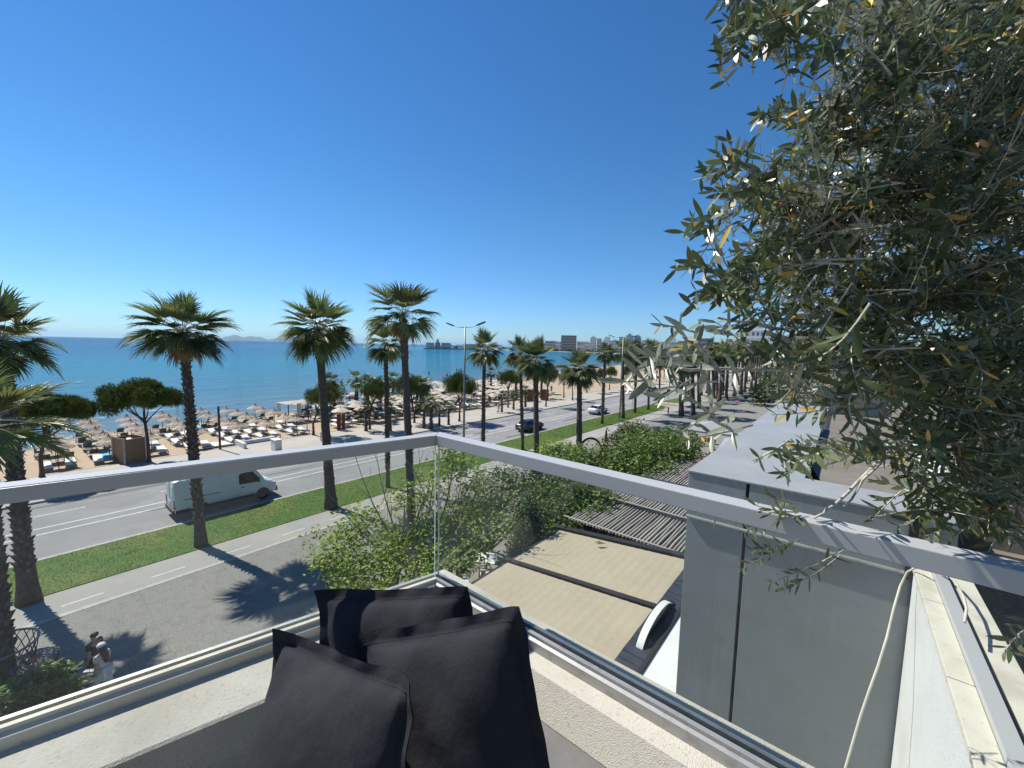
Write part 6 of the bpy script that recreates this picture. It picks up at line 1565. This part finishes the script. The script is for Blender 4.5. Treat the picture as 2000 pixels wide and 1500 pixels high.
for pts in TW:
    n = len(pts); mbS.tube([p-OL for p in pts], [.0024-.0002*i for i in range(n)], 3, cap=False)
    # opposite pairs, each pair turned by a quarter
    Lt = sum((pts[i+1]-pts[i]).length for i in range(n-1)); npair = max(4, int(Lt/(.024 if fwd(pts[-1]) > .82 else .036))); ph = orr.uniform(0, PI)
    for k in range(npair):
        t = .12 + .88*(k+.5)/npair
        if orr.random() < .08: continue
        f = t*(n-1); i = min(n-2, int(f)); p = pts[i].lerp(pts[i+1], f-i); d = (pts[i+1]-pts[i]).normalized()
        a0 = Vector((0,0,1)) if abs(d.z) < .9 else Vector((1,0,0)); u = d.cross(a0).normalized(); w = d.cross(u)
        ang = ph + (PI/2 if k % 2 else 0)
        for s in (0, PI):
            q = ang + s + orr.gauss(0,.25); out = u*math.cos(q) + w*math.sin(q)
            ax = (d*orr.uniform(.45,1.1) + out + Vector((0,0,orr.gauss(-.02,.2)))).normalized()
            nn = (d*1.0 - ax*d.dot(ax)).normalized()
            nn = (nn + Vector((orr.gauss(0,.35), orr.gauss(0,.35), orr.gauss(.25,.35)))); nn = (nn - ax*nn.dot(ax)).normalized()
            LV.append((p, ax, nn, orr.uniform(.034,.062)*(.85 if fwd(pts[-1]) < .75 else 1)*(1 if k < npair-2 else .75), orr.random() < .034))
# the nearest leaves are parts of their own; the rest are one part
def onscreen(p):
    x, y, z = proj(p); return z > .2 and -30 < x < 2030 and -30 < y < 1530
order = sorted([i for i, l in enumerate(LV) if onscreen(l[0])], key=lambda i: (fwd(LV[i][0]) - (.35 if LV[i][4] else 0)))
near = set(order[:300])
LMESH = {}
def leaf_mesh(v, yellow):
    key = (v, yellow)
    if key not in LMESH:
        mb = MB(); L = 1.0; W = (.19,.22,.25)[v]; curl = (.05,.14,-.08)[v]
        prof = ((-.05,.03),(0,.10),(.15,.62),(.35,.93),(.55,1.0),(.75,.82),(.9,.45),(1.0,0)); vs = []
        for t, w in prof:
            c = Vector((t, 0, -curl*t*t*L)); vs += [c+Vector((0,-W*.5*w,.10*W*w)), c, c+Vector((0,W*.5*w,.10*W*w))] if w > 0 else [c]
        fs = []
        for i in range(len(prof)-2): o = 3*i; fs += [(o,o+1,o+4,o+3),(o+1,o+2,o+5,o+4)]
        o = 3*(len(prof)-2); fs += [(o,o+1,o+3),(o+1,o+2,o+3)]
        mb.add(vs, fs); LMESH[key] = mb.mesh('leaf', M['oliveyellow'] if yellow else M['olive'], smooth=True)
    return LMESH[key]
mbL = MB(); mbY = MB()
for i, (p, ax, nn, L, yl) in enumerate(LV):
    if i in near:
        o = bpy.data.objects.new('leaf', leaf_mesh(orr.randrange(3), yl)); COL.objects.link(o); o.parent = olive
        s = nn.cross(ax).normalized(); Mx = Matrix((( ax.x*L, s.x*L, nn.x*L, p.x-OL.x),(ax.y*L, s.y*L, nn.y*L, p.y-OL.y),(ax.z*L, s.z*L, nn.z*L, p.z-OL.z),(0,0,0,1)))
        o.matrix_local = Mx
        if yl: o['label'] = 'yellow leaf'
    else:
        vs, fs = leaf_geo(p-OL, ax, nn, L, L*orr.uniform(.20,.29), orr.uniform(-.08,.16)); (mbY if yl else mbL).add(vs, fs)
mbS.obj('twigs', M['olivebark'], olive)['kind'] = 'stuff'
mbL.obj('foliage', M['olive'], olive)['kind'] = 'stuff'
o = mbY.obj('yellow_foliage', M['oliveyellow'], olive); o['kind'] = 'stuff'
print('olive leaves', len(LV), 'twigs', len(TW))

# ------------------------------------------------------------------ sea air
hz = bpy.data.materials.new('sea_haze'); hz.use_nodes = True; hn = hz.node_tree.nodes; hn.remove(hn['Principled BSDF'])
pv = hn.new('ShaderNodeVolumePrincipled'); pv.inputs['Color'].default_value = (.50,.78,1,1); pv.inputs['Density'].default_value = 2.4e-5; pv.inputs['Anisotropy'].default_value = .2
hz.node_tree.links.new(pv.outputs[0], hn['Material Output'].inputs['Volume'])
mb = MB(); mb.box(-60800, -40800, -3, 30800, 60800, 420); o = mb.obj('haze', hz); tag(o, kind='stuff', label='thin sea haze over the bay')
